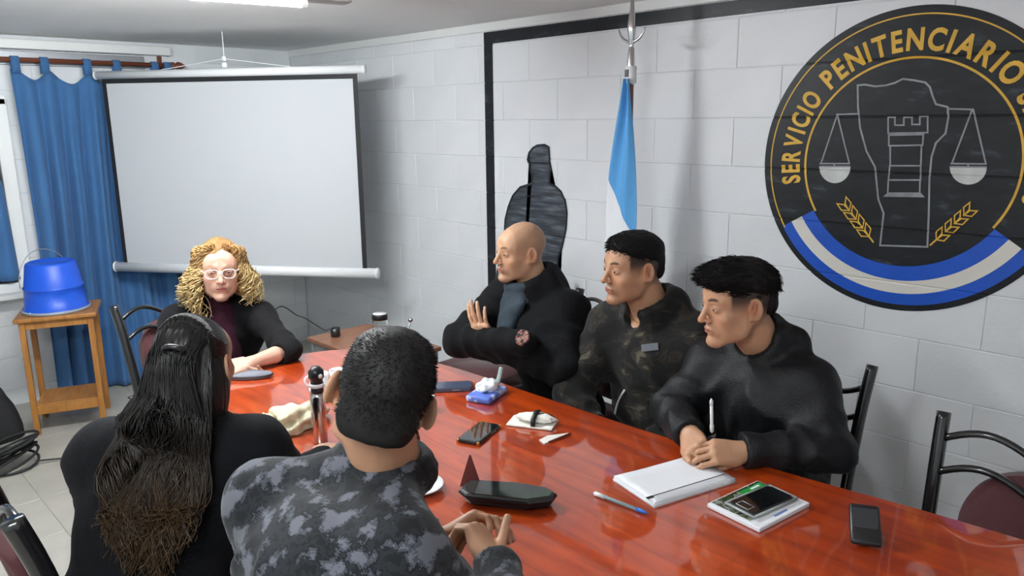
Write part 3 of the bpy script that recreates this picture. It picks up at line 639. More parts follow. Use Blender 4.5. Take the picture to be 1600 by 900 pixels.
# black handset at the right edge
t = empty('desk_phone', P(1352, 853), math.radians(-62), 'small black handset leaning upright on the table near the right edge', 'phone')
R4 = Matrix.Rotation(math.radians(-56), 4, 'X')
bm = NB(); box(bm, (0, 0, 0), (.066, .016, .10), .007, rot=R4); bm.transform(Matrix.Translation((0, .03, .036))); obj('body', bm, M['black'], t, True)
bm = NB(); box(bm, (0, -.0085, .012), (.054, .001, .05), .0003, rot=None); bm.transform(Matrix.Translation((0, .03, .036)) @ R4); obj('screen', bm, mat('dim_screen', (.03, .035, .04), .2, coat=.5), t)
bm = NB(); box(bm, (.0, .055, .014), (.03, .045, .027), .006); obj('stand', bm, M['black'], t)
# plates, cups, mate, bottle, bag, case
white = mat('white_ceramic', (.8, .82, .84), .15, coat=.5)
def plate(c, r, label, group=None):
    bm = NB(); lathe(bm, [(0, .004), (r*.55, .004), (r*.62, .006), (r, .017), (r*1.01, .019), (r, .020), (r*.6, .010), (0, .008)], n=40); o = obj('saucer', bm, white, None, True); o.location = c; return tag(o, label, 'plate', group)
def cup(c, r, h, label, group=None, a=0):
    t = empty('cup', c, a, label, 'cup', group)
    bm = NB(); lathe(bm, [(0, 0), (r*.6, 0), (r*.66, .004), (r*.9, h*.5), (r, h), (r*.94, h), (r*.84, h*.5), (r*.58, .008), (0, .006)], n=32); obj('bowl', bm, white, t, True)
    bm = NB(); tube(bm, [(r*.9+.022*math.sin(u), 0, h*.5+.02*math.cos(u)) for u in np.linspace(.2, math.pi-.2, 12)], .004, 8); obj('handle', bm, white, t, True)
    return t
plate(P(655, 766), .064, 'white saucer close to the shoulder of the grey camouflage man')
cup(P(664, 640), .034, .05, 'white cup beside the right ear of the grey camouflage man', None, 2)
plate(P(515, 613), .07, 'white plate at the far side behind the tall slim bottle')
cup(P(500, 606, TZ+.006), .034, .055, 'white cup on the far plate by the black bottle cap, left of the pair', 'far cups', 2.5)
cup(P(530, 600, TZ+.006), .034, .055, 'white cup on the far plate, right of the pair and half behind hair', 'far cups', .4)
mt = empty('mate_gourd', P(636, 708), 0, 'dark round drinking gourd with metal straw in front of the grey camouflage man', 'gourd')
bm = NB(); lathe(bm, [(0, 0), (.022, 0), (.036, .02), (.04, .045), (.034, .07), (.03, .078), (.026, .078), (.03, .06), (0, .058)], n=30); obj('gourd', bm, mat('dark_leather', (.05, .015, .01), .3, coat=.3), mt, True)
bm = NB(); lathe(bm, [(.031, .07), (.0345, .07), (.0325, .08), (.028, .08)], n=30); obj('metal_rim', bm, M['steel'], mt, True)
bm = NB(); tube(bm, [(0, 0, .05), (-.01, -.01, .09), (-.03, -.03, .125)], .003, 8); obj('straw', bm, M['steel'], mt, True)
bt = empty('slim_bottle', P(501, 690), 0, 'tall slim silver bottle with a black cap beside the crumpled bag', 'bottle')
bm = NB(); lathe(bm, [(0, 0), (.021, 0), (.022, .004), (.022, .145), (.018, .16), (0, .16)], n=24); obj('body', bm, M['steel'], bt, True)
bm = NB(); lathe(bm, [(0, .158), (.019, .158), (.0195, .168), (.018, .172), (.018, .2), (.023, .205), (.023, .225), (.012, .238), (0, .24)], n=24); obj('cap', bm, M['black'], bt, True)
bm = NB(); lathe(bm, [(.0195, .176), (.0215, .176), (.0215, .188), (.0195, .188)], n=24); obj('ring', bm, M['whiteplastic'], bt, True)
bm = NB(); lathe(bm, [(0, 0), (.006, 0), (.007, .004), (0, .006)], (0, -.022, .214), rot=Matrix.Rotation(math.pi/2, 4, 'X')); obj('button', bm, M['whiteplastic'], bt, True)
bg = empty('bread_bag', P(462, 665), .5, 'crumpled cream bag of bread between the dark haired woman and the slim bottle', 'bag')
cream = mat('cream_paper_bag', (.62, .56, .38), .6, bump=.6, bscale=35, var=.1, vscale=30)
blob('bag', (0, 0, .022), (.105, .075, .045), cream, bg, .28, 5, 5, -.45, seed=11)
blob('bread_roll', (.05, -.035, .045), (.05, .035, .024), mat('bread_crust', (.42, .3, .08), .6), bg, .1, 3, seed=4)
blob('paper_twist', (-.08, .05, .03), (.05, .04, .03), cream, bg, .4, 6, 4, -.7, seed=17)
cs = empty('grey_case', P(391, 590), math.radians(-38), 'flat oval grey case lying in front of the blonde woman', 'case')
bm = NB(); lathe(bm, [(0, 0), (.07, 0), (.082, .006), (.085, .013), (.08, .019), (0, .021)], n=40)
for v in bm.verts: v.co.y *= .42
obj('shell', bm, mat('grey_fabric', (.16, .17, .2), .8, bump=.2, bscale=300), cs, True)
bm = NB(); lathe(bm, [(.0835, .008), (.087, .010), (.087, .013), (.0835, .014)], n=40)
for v in bm.verts: v.co.y *= .42
obj('zip', bm, M['black'], cs, True)
# ================================================================ people: implicit surfaces -> one smooth mesh
def nrm(v): v = np.array(v, float); return v/np.linalg.norm(v)
_kr = np.random.default_rng(3)
_K1 = _kr.normal(size=(9, 3)); _K1 /= np.linalg.norm(_K1, axis=1)[:, None]; _K2 = _kr.normal(size=(9, 3)); _PH = _kr.uniform(0, 6.28, 9); _PH2 = _kr.uniform(0, 6.28, 9)
def wob(p, fr):
    o = 0
    for i in range(7):
        s = 1+.23*i
        o = o+np.sin((p@(_K1[i]*fr*s))+_PH[i]+1.6*np.sin(p@(_K2[i]*fr*.35)+_PH2[i]))/(1+.3*i)
    return o/3.6
class Fld:
    def __init__(s, lo, hi, h):
        s.lo = np.array(lo, float); s.h = h; s.n = np.maximum(4, np.ceil((np.array(hi)-s.lo)/h).astype(int)+1)
        s.D = np.full(tuple(s.n), 1.0, 'f4')
    def _sub(s, c0, c1):
        a = np.clip(np.floor((c0-s.lo)/s.h).astype(int), 0, s.n); b = np.clip(np.ceil((c1-s.lo)/s.h).astype(int)+1, 0, s.n)
        if np.any(b <= a): return None, None
        sl = tuple(slice(i, j) for i, j in zip(a, b))
        g = np.stack(np.meshgrid(*[s.lo[k]+s.h*np.arange(a[k], b[k]) for k in range(3)], indexing='ij'), -1)
        return sl, g
    def _comb(s, sl, d, k, sub):
        D = s.D[sl]
        if sub:
            d = -d
            if k > 0: hh = np.clip(.5-.5*(D-d)/k, 0, 1); D2 = D*(1-hh)+d*hh+k*hh*(1-hh)
            else: D2 = np.maximum(D, d)
        else:
            if k > 0: hh = np.clip(.5+.5*(D-d)/k, 0, 1); D2 = D*(1-hh)+d*hh-k*hh*(1-hh)
            else: D2 = np.minimum(D, d)
        s.D[sl] = D2
    def cone(s, a, b, ra, rb, k=.01, sub=False, flat=None):
        a = np.array(a, float); b = np.array(b, float); m = max(ra, rb)+k+3*s.h+(.0 if not flat else 0)
        sl, g = s._sub(np.minimum(a, b)-m, np.maximum(a, b)+m)
        if sl is None: return
        ab = b-a; q = g-a; t = np.clip((q@ab)/(ab@ab+1e-12), 0, 1); e = q-t[..., None]*ab
        if flat is not None:
            n_, f_ = flat; n_ = nrm(n_); c = e@n_; e = e+(c*(1/f_-1))[..., None]*n_
        d = np.sqrt((e**2).sum(-1))-(ra+(rb-ra)*t)
        if flat is not None: d = d*flat[1] if flat[1] < 1 else d
        s._comb(sl, d, k, sub)
    def ell(s, c, r, R=None, k=.01, sub=False):
        c = np.array(c, float); r = np.array(r, float); R = np.eye(3) if R is None else R
        ext = np.sqrt(((R*r[:, None])**2).sum(0))+k+3*s.h
        sl, g = s._sub(c-ext, c+ext)
        if sl is None: return
        q = (g-c)@R.T; k0 = np.sqrt(((q/r)**2).sum(-1)); k1 = np.sqrt(((q/(r*r))**2).sum(-1))
        d = np.where(k1 > 1e-9, k0*(k0-1)/np.maximum(k1, 1e-9), -r.min()); s._comb(sl, d, k, sub)
    def plane_cut(s, p, n, k=0, box=None):   # removes the side n points to
        p = np.array(p, float); n = nrm(n)
        if box is None: box = (s.lo, s.lo+s.h*s.n)
        sl, g = s._sub(*box)
        if sl is None: return
        s.D[sl] = np.maximum(s.D[sl], (g-p)@n)
    def disp(s, fn, band=.05):
        m = np.abs(s.D) < band; idx = np.argwhere(m); p = s.lo+s.h*idx; s.D[m] += fn(p).astype('f4')
    def mesh(s, smooth=1):
        D = s.D; I = D < 0; n = D.shape
        D = D.copy(); 
        acc = np.zeros((n[0]-1, n[1]-1, n[2]-1, 3), 'f4'); cnt = np.zeros((n[0]-1, n[1]-1, n[2]-1), 'f4')
        F_ = []; corners = [(i, j, k) for i in (0, 1) for j in (0, 1) for k in (0, 1)]
        for ax in range(3):
            o = [0, 0, 0]; o[ax] = 1
            for c in corners:
                if c[ax]: continue
                c2 = list(c); c2[ax] = 1
                A = D[c[0]:n[0]-1+c[0], c[1]:n[1]-1+c[1], c[2]:n[2]-1+c[2]]; B = D[c2[0]:n[0]-1+c2[0], c2[1]:n[1]-1+c2[1], c2[2]:n[2]-1+c2[2]]
                x = (A < 0) != (B < 0); w_ = np.argwhere(x)
                if not len(w_): continue
                a = A[x]; b = B[x]; t = a/(a-b); p = np.tile(np.array(c, 'f4'), (len(w_), 1)); p[:, ax] += t
                acc[x] += p; cnt[x] += 1
        act = cnt > 0; ids = np.full(cnt.shape, -1); ids[act] = np.arange(act.sum()); cell = np.argwhere(act)
        V = s.lo+s.h*(cell+acc[act]/cnt[act][:, None])
        for ax in range(3):
            u, v = (ax+1) % 3, (ax+2) % 3
            sl = [slice(None)]*3; sl[ax] = slice(0, n[ax]-1); s2_ = [slice(None)]*3; s2_[ax] = slice(1, n[ax])
            A = I[tuple(sl)]; B = I[tuple(s2_)]; x = A != B; e = np.argwhere(x); up = A[x]
            ok = (e[:, u] > 0) & (e[:, v] > 0) & (e[:, u] < n[u]-1) & (e[:, v] < n[v]-1); e = e[ok]; up = up[ok]
            def idx(du, dv):
                q = e.copy(); q[:, u] -= du; q[:, v] -= dv; return ids[q[:, 0], q[:, 1], q[:, 2]]
            q = np.stack([idx(1, 1), idx(0, 1), idx(0, 0), idx(1, 0)], 1)
            q[~up] = q[~up][:, ::-1]; F_.append(q)
        Fq = np.concatenate(F_) if F_ else np.zeros((0, 4), int)
        for _ in range(smooth):
            S = np.zeros_like(V); c = np.zeros(len(V))
            for a, b in ((0, 1), (1, 2), (2, 3), (3, 0)):
                np.add.at(S, Fq[:, a], V[Fq[:, b]]); np.add.at(c, Fq[:, a], 1); np.add.at(S, Fq[:, b], V[Fq[:, a]]); np.add.at(c, Fq[:, b], 1)
            V = .5*V+.5*S/np.maximum(c, 1)[:, None]
        return V, Fq
def npmesh(name, parts, mat_, parent):
    """parts: list of (V,F,colour or None) joined into one mesh object"""
    Vs, Fs, Cs, o = [], [], [], 0
    for V, Fq, C in parts:
        Vs.append(V); Fs.append(Fq+o); o += len(V)
        Cs.append(np.ones((len(V), 3))*.5 if C is None else np.broadcast_to(C, (len(V), 3)))
    V = np.concatenate(Vs); Fq = np.concatenate(Fs); C = np.concatenate(Cs)
    me = bpy.data.meshes.new(name); me.vertices.add(len(V)); me.vertices.foreach_set('co', V.astype('f4').ravel())
    me.loops.add(Fq.size); me.loops.foreach_set('vertex_index', Fq.astype('i4').ravel()); me.polygons.add(len(Fq))
    k = Fq.shape[1]; me.polygons.foreach_set('loop_start', np.arange(0, Fq.size, k, dtype='i4')); me.polygons.foreach_set('loop_total', np.full(len(Fq), k, dtype='i4'))
    me.update(calc_edges=True); me.validate()
    a = me.color_attributes.new('Col', 'FLOAT_COLOR', 'POINT'); c4 = np.ones((len(V), 4), 'f4'); c4[:, :3] = C; a.data.foreach_set('color', c4.ravel())
    return link(name, me, mat_, parent, True)
def sstep(x, a, b): t = np.clip((x-a)/(b-a), 0, 1); return t*t*(3-2*t)
# ---------------------------------------------------------------- head
def frame_of(f, u, roll=0):
    f = nrm(f); u = nrm(np.array(u)-f*np.dot(u, f)); l = np.cross(u, f)      # l = wearer's left... local x = wearer's right
    r = -l*1.0
    r = np.cross(f, u)
    if roll: 
        c, s = math.cos(roll), math.sin(roll); r, u = r*c+u*s, u*c-r*s
    return np.stack([r, f, u])     # rows: local x (wearer right), y forward, z up
def head(H, R, N, sp):
    """H centre between the ears, R rows = local axes, N neck base in world. returns V,F,C in world"""
    jw = sp.get('jaw', 1.0); fem = sp.get('fem', 0); sc = sp.get('scale', 1.0); nk = sp.get('neck', .056)
    L = lambda p: ((np.array(p)-H)@R.T)/sc
    nb = L(N)
    ea = sp.get('ear', 0)
    lo = np.minimum([-.11, -.125, -.15], nb-.11); hi = np.maximum([.11, .135, .14], nb+.11)
    f = Fld(lo, hi, .0026)
    f.ell((0, -.018, .034), (.0755, .096, .084), k=0)
    f.ell((0, .028, -.018), (.062*jw, .060, .082), k=.03)
    f.ell((0, .045, .035), (.056, .045, .045), k=.03)
    for s in (-1, 1):
        f.cone((s*.056*jw, -.008, -.045), (s*.048*jw, .012, -.078), .016, .014, .025)
        f.cone((s*.048*jw, .012, -.078), (s*.014, .068, -.106), .014, .014, .025)
        f.ell((s*.044, .058, -.028), (.02, .018, .018), k=.02); f.ell((s*.038*jw, .040, -.062), (.020, .026, .030), k=.025)
        f.cone((s*.014, .083, .023), (s*.042, .068, .024), .010, .009, .012)
    f.ell((0, .080, -.103), (.020, .017, .015), k=.018)
    f.ell((0, .070, -.064), (.030, .022, .024), k=.018)
    for s in (-1, 1): f.ell((s*.031, .097, .001), (.0165, .015, .0115), k=.010, sub=True)
    nl = sp.get('nose', 1.0)
    f.cone((0, .084, .014), (0, .084+.026*nl, -.030), .0075, .0095, .010)
    f.ell((0, .087+.024*nl, -.034), (.0095, .0095, .0085), k=.006)
    for s in (-1, 1):
        f.ell((s*.0125, .096, -.037), (.0075, .0095, .007), k=.005); f.ell((s*.0065, .104, -.0435), (.0035, .005, .003), k=.002, sub=True)
        f.ell((s*.031, .0765, .0005), (.0165, .0140, .0125), k=.003)             # lids
        f.cone((s*.0225, .0925, -.0005), (s*.0405, .0875, -.0005), .0030, .0026, .0015, sub=True)
        # ears
        Re = frame_of((-s*(.40+ea*.25), 1, .0), (0, -.18, 1))
        f.ell((s*(.0835+.005*ea), -.014, -.004), (.0075, .0205, .033), Re, k=.004); f.ell((s*(.078+.004*ea), -.004, -.006), (.010, .010, .022), k=.004)
        f.ell((s*(.0905+.006*ea), -.013, .003), (.0060, .0120, .0205), Re, k=.002, sub=True); f.cone((s*(.087+.005*ea), -.006, -.012), (s*(.089+.006*ea), -.016, .012), .0022, .0018, .002)
        f.ell((s*.077, -.002, -.030), (.006, .009, .011), k=.005)
        f.ell((s*.079, .003, -.004), (.004, .005, .007), k=.004)
    f.cone((-.018, .0905, -.0635), (.018, .0905, -.0635), .0045, .0045, .005)
    f.cone((0, .0945, -.0635), (0, .094, -.0635), .0042, .0042, .006)
    f.cone((-.016, .0890, -.0725), (.016, .0890, -.0725), .0055, .0055, .005)
    f.cone((-.023, .0940, -.0678), (.023, .0940, -.0678), .0014, .0014, .0025, sub=True)
    f.cone((0, -.028, -.03), nb*.5+np.array((0, -.024, -.05))*.5, nk*.98, nk*.95, .025)
    f.cone(nb*.5+np.array((0, -.024, -.05))*.5, nb, nk*.95, nk*1.12, .03)
    if sp.get('chest') is not None:
        cf_ = R@nrm(sp['chest']); cu_ = R@np.array([0, 0, 1.]); f.cone(nb+cf_*.005-cu_*.01, nb+cf_*.045-cu_*.075, .05, .05, .03)
    if not fem: f.ell(nb*.45+np.array((0, .035, -.085))*.55, (.010, .012, .016), k=.018)
    V, Fq = f.mesh(2)
    # colours by feature: lips, brows, beard shadow, shaved sides
    skin = np.array(sp['skin']); C = np.tile(skin, (len(V), 1)); x, y, z = V.T; ax = np.abs(x)
    def mix(m, c, a=1.0):
        m = (np.clip(m, 0, 1)*a)[:, None]; C[:] = C*(1-m)+np.array(c)*m
    fr = sstep(y, .03, .06)
    mix(sstep(.03-np.hypot((ax-.042)/1, (z+.03)), 0, .02)*fr, skin*np.array([1.05, .85, .80]), .2)
    mix(sstep(.022-np.hypot(x, (z+.035)), 0, .012)*sstep(y, .09, .1), skin*np.array([1.05, .8, .75]), .5)
    bd = sp.get('beard', 0)
    if bd: mix(sstep(-.028-z, 0, .02)*sstep(y, -.01, .02)*(1-sstep(-.125-z, 0, .015)), skin*np.array([.45, .42, .42]), bd)
    lip = sstep(1-np.hypot(x/.0245, (z+.0675)/.0098), 0, .3)*sstep(y, .078, .084); mix(lip, sp.get('lip', (.36, .12, .09)), .85)
    mix(sstep(.0014-abs(z+.0678), 0, .001)*(ax < .022)*(y > .08), (.08, .02, .02), .8)  # lip seam: groove shade painted as a dark line
    bz = .0235+.006*np.sin(np.clip((ax-.012)/.04, 0, 1)*2.6)
    mix(sstep(1-np.hypot((ax-.031)/.0215, (z-bz)/.0058), 0, .4)*sstep(y, .045, .06), sp['brow'], sp.get('browa', .9))
    mix(sstep(.0022-abs(z-.004-.0035*np.cos((ax-.031)/.011)), 0, .0016)*sstep(.013-abs(ax-.031), 0, .003)*(y > .078), (.03, .02, .018), .75)
    mix(sstep(.006-np.hypot(ax-.0065, z+.044), 0, .003)*(y > .09), (.1, .03, .025), .7)  # nostril shade painted as dark spots
    mix(sstep(.018-np.hypot(y+.006, (z-.0)*.6), 0, .008)*sstep(ax, .076, .080), skin*np.array([.85, .45, .38]), .6)  # ear hollow reddened, its recess shade put into the colour
    if sp.get('fade') is not None:
        # scalp: everything above/behind the hairline
        hl = np.where(y > .0, .058-(y-.02)*0+.0, .0)
        front = .062+.0*y
        side = sstep(z, -.022, .030)*(1-sstep(y, .044, .054))
        back = sstep(-y-.02, 0, .03)*sstep(z+.062, 0, .06)
        m = np.maximum(side, back)*(1-sstep(y, .052, .062)*(z < .065)); m = np.where((ax > .0775) & (np.abs(z+.002) < .034) & (y > -.04), 0, m)
        mix(m, sp['haircol'], sp['fade'])
    return H+(V*sc)@R, Fq, C
def eyes(H, R, sp, parent, look=(0, 1, 0)):
    sc = sp.get('scale', 1.0); bmx = []
    V0 = []; bm = NB(); bmesh.ops.create_uvsphere(bm, u_segments=20, v_segments=14, radius=1); base = np.array([v.co[:] for v in bm.verts]); F0 = [tuple(v.index for v in f.verts) for f in bm.faces]; bm.free()
    Vs, Fs, Cs = [], [], []; lk = nrm(look)
    for s in (-1, 1):
        Vl = base*.0125; d = base@lk; C = np.tile([.33, .29, .27], (len(base), 1)); C[d > .80] = sp.get('iris', (.05, .025, .012)); C[d > .945] = (.004, .004, .004)
        o = len(Vs)*len(base); Vs.append(H+((Vl+np.array((s*.031, .0768, 0)))*sc)@R); Fs += [tuple(i+o for i in f) for f in F0]; Cs.append(C)
    return pyd('eyes', np.concatenate(Vs), Fs, M['eye'], parent, True, np.concatenate(Cs))
# ---------------------------------------------------------------- hands
FING = [(.031, .088, (.041, .025, .021), .0088), (.0105, .092, (.045, .029, .022), .0090), (-.0095, .088, (.041, .027, .022), .0085), (-.0275, .080, (.032, .021, .019), .0076)]
def hand(W, d, n, side, curl=((.3, .5, .3),)*4, spread=.05, thumb=(.55, .65, -.35), tc=(.25, .25), h=.0028, sc=1.0, arm=None, skin=(.5, .3, .2), wrist_bend=0):
    """W wrist, d direction to the knuckles, n out of the back of the hand, side=+1: thumb towards cross(d,n)"""
    d = nrm(d); n = nrm(n-d*np.dot(n, d)); s = np.cross(d, n)*side; W = np.array(W, float)
    pr = []; nails = []
    def pt(a, b, c): return W+(d*a+s*b+n*c)*sc
    for i, (lx, ly, ls, r) in enumerate(FING):
        base = pt(ly, lx, 0.002 if i in (1, 2) else -.001); pr.append((pt(.004, lx*.55, -.002), base, .0125, .0112, .012))
        dirn = nrm(d+s*spread*(1.5-i)/1.5); cu = curl[i] if len(curl) > 1 else curl[0]; ang = 0; p = base
        for j, (l, c) in enumerate(zip(ls, cu)):
            ang += c; v = dirn*math.cos(ang)-n*math.sin(ang); q = p+v*l*sc
            pr.append((p, q, r*(1.04-.07*j), r*(.97-.10*j), .003)); p = q
        nails.append((p, n*math.cos(ang)+dirn*math.sin(ang)))
    p = pt(.022, .022, -.008); v = nrm(d*thumb[0]+s*thumb[1]+n*thumb[2])
    pr.append((pt(.004, .010, -.004), p, .014, .0145, .01)); q = p+v*.040*sc; pr.append((p, q, .0145, .0112, .008)); p = q
    ax_ = nrm(np.cross(v, n)); bend = -nrm(s*1.0+n*.4)
    for l, c, r in ((.031, tc[0], .0105), (.025, tc[1], .0095)):
        v = nrm(v+nrm(d*.5-s*.8-n*.3)*c); q = p+v*l*sc; pr.append((p, q, r, r*.86, .003)); p = q
    nails.append((p, nrm(n*.5+s*.6)))
    A = np.array([x for t in pr for x in (t[0], t[1])]); ends = [A.min(0), A.max(0)]
    if arm is not None: ends += [np.array(arm[0])]
    lo = np.min(ends, 0)-.05; hi = np.max(ends, 0)+.05; f = Fld(lo, hi, h)
    f.ell(pt(.050, .004, -.005), np.array((.036, .046, .0125))*sc, np.stack([s, d, n]), k=.008)
    f.ell(pt(.032, .020, -.012), np.array((.017, .028, .014))*sc, np.stack([s, d, n]), k=.01)
    f.ell(pt(.040, -.022, -.010), np.array((.014, .032, .012))*sc, np.stack([s, d, n]), k=.01)
    for a, b, ra, rb, k in pr: f.cone(a, b, ra*sc, rb*sc, k)
    for i in range(4):
        b0 = [t for t in pr if False]
    if arm is not None:
        f.cone(pt(.01, 0, -.002), W-d*.012, .022*sc, .024*sc, .015, flat=(n, .74)); f.cone(W-d*.012, arm[0], .025*sc, arm[1], .015)
    V, Fq = f.mesh(1)
    C = np.tile(np.array(skin, float), (len(V), 1))
    for p, nn in nails:
        q = V-p; dd = np.sqrt((q**2).sum(1)); m = sstep(.009-dd, 0, .003)*sstep(q@nn, .002, .005); C = C*(1-.55*m[:, None])+np.array([.72, .48, .42])*.55*m[:, None]
    for t in pr[1:]:
        pass
    return V, Fq, C
# ---------------------------------------------------------------- clothes
def jacket(J, sp, h=.008):
    """torso and sleeves from joints; J: N,P,SL,SR,EL,ER,WL,WR,f(body forward)"""
    b = sp.get('bulk', 1.0); ar = sp.get('armr', .055); f_ = nrm(J['f']); N, P = J['N'], J['P']; up = nrm(N-P); lf = nrm(np.cross(up, f_)); fw = np.cross(lf, up)
    R = np.stack([lf, fw, up]); L = np.linalg.norm(N-P); SL, SR = J['SL'], J['SR']
    pts = np.array([J[k] for k in ('N', 'P', 'SL', 'SR', 'EL', 'ER', 'WL', 'WR', 'H')]); f = Fld(pts.min(0)-.2, pts.max(0)+np.array([.2, .2, .03]), h)
    f.ell(P+up*.02, np.array((.178, .135, .13))*b, R, k=0)
    f.ell(P+up*L*.33+fw*.012, np.array((.160, .125, .16))*b, R, k=.05)
    f.ell(P+up*L*.62+fw*.008, np.array((.172, .122, .17))*b, R, k=.05)
    sm = (SL+SR)/2; 
    f.ell(sm-up*.07, np.array((np.linalg.norm(SL-SR)*.53, .112, .125))*np.array([1, b, 1]), np.stack([nrm(SL-SR), fw, up]), k=.05)
    for S in (SL, SR):
        f.cone(N-up*.02-fw*.010, S, .060, .062*b, .05)
    CL, CR = J.get('CL', J['WL']), J.get('CR', J['WR'])
    for S, E, W, s in ((SL, J['EL'], CL, 'L'), (SR, J['ER'], CR, 'R')):
        f.cone(S-up*.008, E, (ar+.002)*b, ar*1.0, .07); f.cone(E, W, ar*.98, sp.get('cuff', .036), .02)
    # collar
    c = sp.get('collar', None); nd = nrm(J['H']-N)
    if c:
        rr, hh, tk = c; u1 = nrm(np.cross(nd, f_)); u2 = np.cross(u1, nd)
        for a in np.linspace(0, 2*math.pi, 20, endpoint=False):
            o_ = u1*math.cos(a)*rr+u2*math.sin(a)*rr*.95; dr = -.35 if c and math.sin(a)*0 else 0
            low = -.012; hi_ = hh*(1-1.1*sp.get('open', 0)*max(0, float(o_@f_)/rr))
            f.cone(N+o_*1.12+nd*low, N+o_+nd*hi_, tk*1.1, tk, .012)
    if sp.get('hood'):
        hb = N-fw*.075-up*.01
        for k_, (dx, dz) in enumerate(((-.085, .03), (-.05, .0), (0, -.012), (.05, .0), (.085, .03))): f.ell(hb+lf*dx+up*dz+fw*(abs(dx)*.5), (.05, .04, .055), R, k=.03)
        f.ell(hb-up*.045-fw*.012, (.095, .034, .06), R, k=.03)
    # folds
    amp = sp.get('fold', .008)*1.45; s1 = sp.get('foldf', 34)
    rdg = lambda x: (1-np.abs(np.sin(x)))**1.3*1.25
    def seg(p, a_, b_):
        ab = b_-a_; t = np.clip(((p-a_)@ab)/(ab@ab), 0, 1); e = p-a_-t[:, None]*ab; return t*np.linalg.norm(ab), np.sqrt((e**2).sum(1)), e
    def dsp(p):
        o = wob(p, s1)*amp*.45+wob(p+3, s1*2.1)*amp*.16; w1 = wob(p+5, 16)
        l = (p-P)@lf; z_ = (p-P)@up; q = (p-P)@fw
        tw = sstep(L*1.0-z_, -.02, .12)
        o = o-amp*1.0*tw*rdg(l*19+z_*13*np.sign(l)+w1*1.5)*sstep(np.abs(wob(p+9, 9)), .1, .5)
        o = o-amp*.9*sstep(.22-z_, 0, .2)*rdg(z_*36+l*5*np.sign(q)+w1*2.0)
        for (a_, b_) in ((SL, J['EL']), (SR, J['ER'])):
            u_, d_, e = seg(p, a_, b_); LL = np.linalg.norm(b_-a_); o = o-amp*1.15*np.exp(-(d_/.085)**4)*sstep(u_/LL, .12, .5)*rdg(u_*30+(e@f_)*12+w1*1.8)
        for (a_, b_) in ((J['EL'], J['WL']), (J['ER'], J['WR'])):
            u_, d_, e = seg(p, a_, b_); o = o-amp*1.1*np.exp(-(d_/.075)**4)*rdg(u_*40+(e@up)*16+w1*2.2)*(1-.6*sstep(u_, .03, .3))
        return o
    f.disp(dsp)
    if sp.get('vcut'): f.cone(N+f_*.05+np.array((0, 0, .01)), N+f_*.15-np.array((0, 0, .07)), .050, .010, .01, sub=True)
    # neck opening and cuffs
    f.cone(N+nd*.015, N+nd*.25, sp.get('neckhole', .060), sp.get('neckhole', .060)+.01, .006, sub=True)
    for E_, W in () if sp.get('nocuff') else ((J['EL'], CL), (J['ER'], CR)):
        d = nrm(W-E_); f.plane_cut(W, d, box=(W-.085, W+.085)); f.cone(W-d*.015, W+d*.05, .024, .024, .002, sub=True)
    V, Fq = f.mesh(1)
    return V, Fq, f
def trousers(J, h=.014):
    pts = np.array([J[k] for k in ('P', 'KL', 'KR', 'AL', 'AR')]); f = Fld(pts.min(0)-.2, pts.max(0)+.2, h); P = J['P']; lf = nrm(J['SL']-J['SR'])
    f.ell(P-np.array((0, 0, .01)), (.17, .15, .11), np.stack([lf, np.cross((0, 0, 1), lf), (0, 0, 1)]), k=0)
    for s, K, A_2 in ((1, J['KL'], J['AL']), (-1, J['KR'], J['AR'])):
        hp = P+lf*s*.09; f.cone(hp, K, .088, .066, .04); f.cone(K, A_2, .064, .05, .02); f.plane_cut(A_2, (0, 0, -1), box=(A_2-.08, A_2+.08))
    f.disp(lambda p: wob(p, 30)*.006); return f.mesh(1)
def shoes(J, parent):
    for K, A_2 in ((J['KL'], J['AL']), (J['KR'], J['AR'])):
        fw = nrm([J['f'][0], J['f'][1], 0]); f = Fld(A_2-.25, A_2+.25, .008); g = np.array([A_2[0], A_2[1], 0.0])
        f.cone(g+np.array((0, 0, .05))-fw*.04, g+fw*.15+np.array((0, 0, .035)), .042, .036, 0); f.cone(g-fw*.03+np.array((0, 0, .04)), A_2+np.array((0, 0, .02)), .042, .046, .02); f.plane_cut(g+np.array((0, 0, .004)), (0, 0, -1))
        npmesh('shoe', [(*f.mesh(1), None)], M['rubber'], parent)
# ---------------------------------------------------------------- hair
def short_hair(H, R, sp, fn, h=.0032, noise=.004, fr=70):
    """fn(field) adds the hair volume in head-local units"""
    sc = sp.get('scale', 1.0); f = Fld((-.115, -.14, -.12), (.115, .14, .165), h); fn(f); f.disp(lambda p: wob(p*np.array([1, .5, 1]), fr)*noise+wob(p, fr*2.2)*noise*.5)
    V, Fq = f.mesh(1); return V, Fq
def strands(roots, paths, r0, r1, cols, nside=3):
    """tapered strands; paths list of (n,3); colour per point list"""
    V, Fq, C, o = [], [], [], 0
    for P_, c in zip(paths, cols):
        n = len(P_); t = np.gradient(P_, axis=0); t /= np.linalg.norm(t, axis=1)[:, None]+1e-9
        ref = np.array([.3, .5, .8]); u = np.cross(t, ref); u /= np.linalg.norm(u, axis=1)[:, None]+1e-9; v = np.cross(t, u)
        rad = (r0+(r1-r0)*np.linspace(0, 1, n)**1.5)[:, None]
        for k in range(nside): a = 2*math.pi*k/nside; V.append(P_+u*rad*math.cos(a)+v*rad*math.sin(a)); C.append(c)
        i = np.arange(n-1)
        for k in range(nside):
            a = o+k*n+i; b = o+((k+1) % nside)*n+i; Fq.append(np.stack([a, b, b+1, a+1], 1))
        o += n*nside
    return np.concatenate(V), np.concatenate(Fq), np.concatenate(C)
def cloth_mat(name, col, rough=.85, **k): return mat(name, col, rough, sheen=k.pop('sheen', .02), bump=.25, bscale=k.pop('bscale', 180), spec=k.pop('spec', .15), **k)
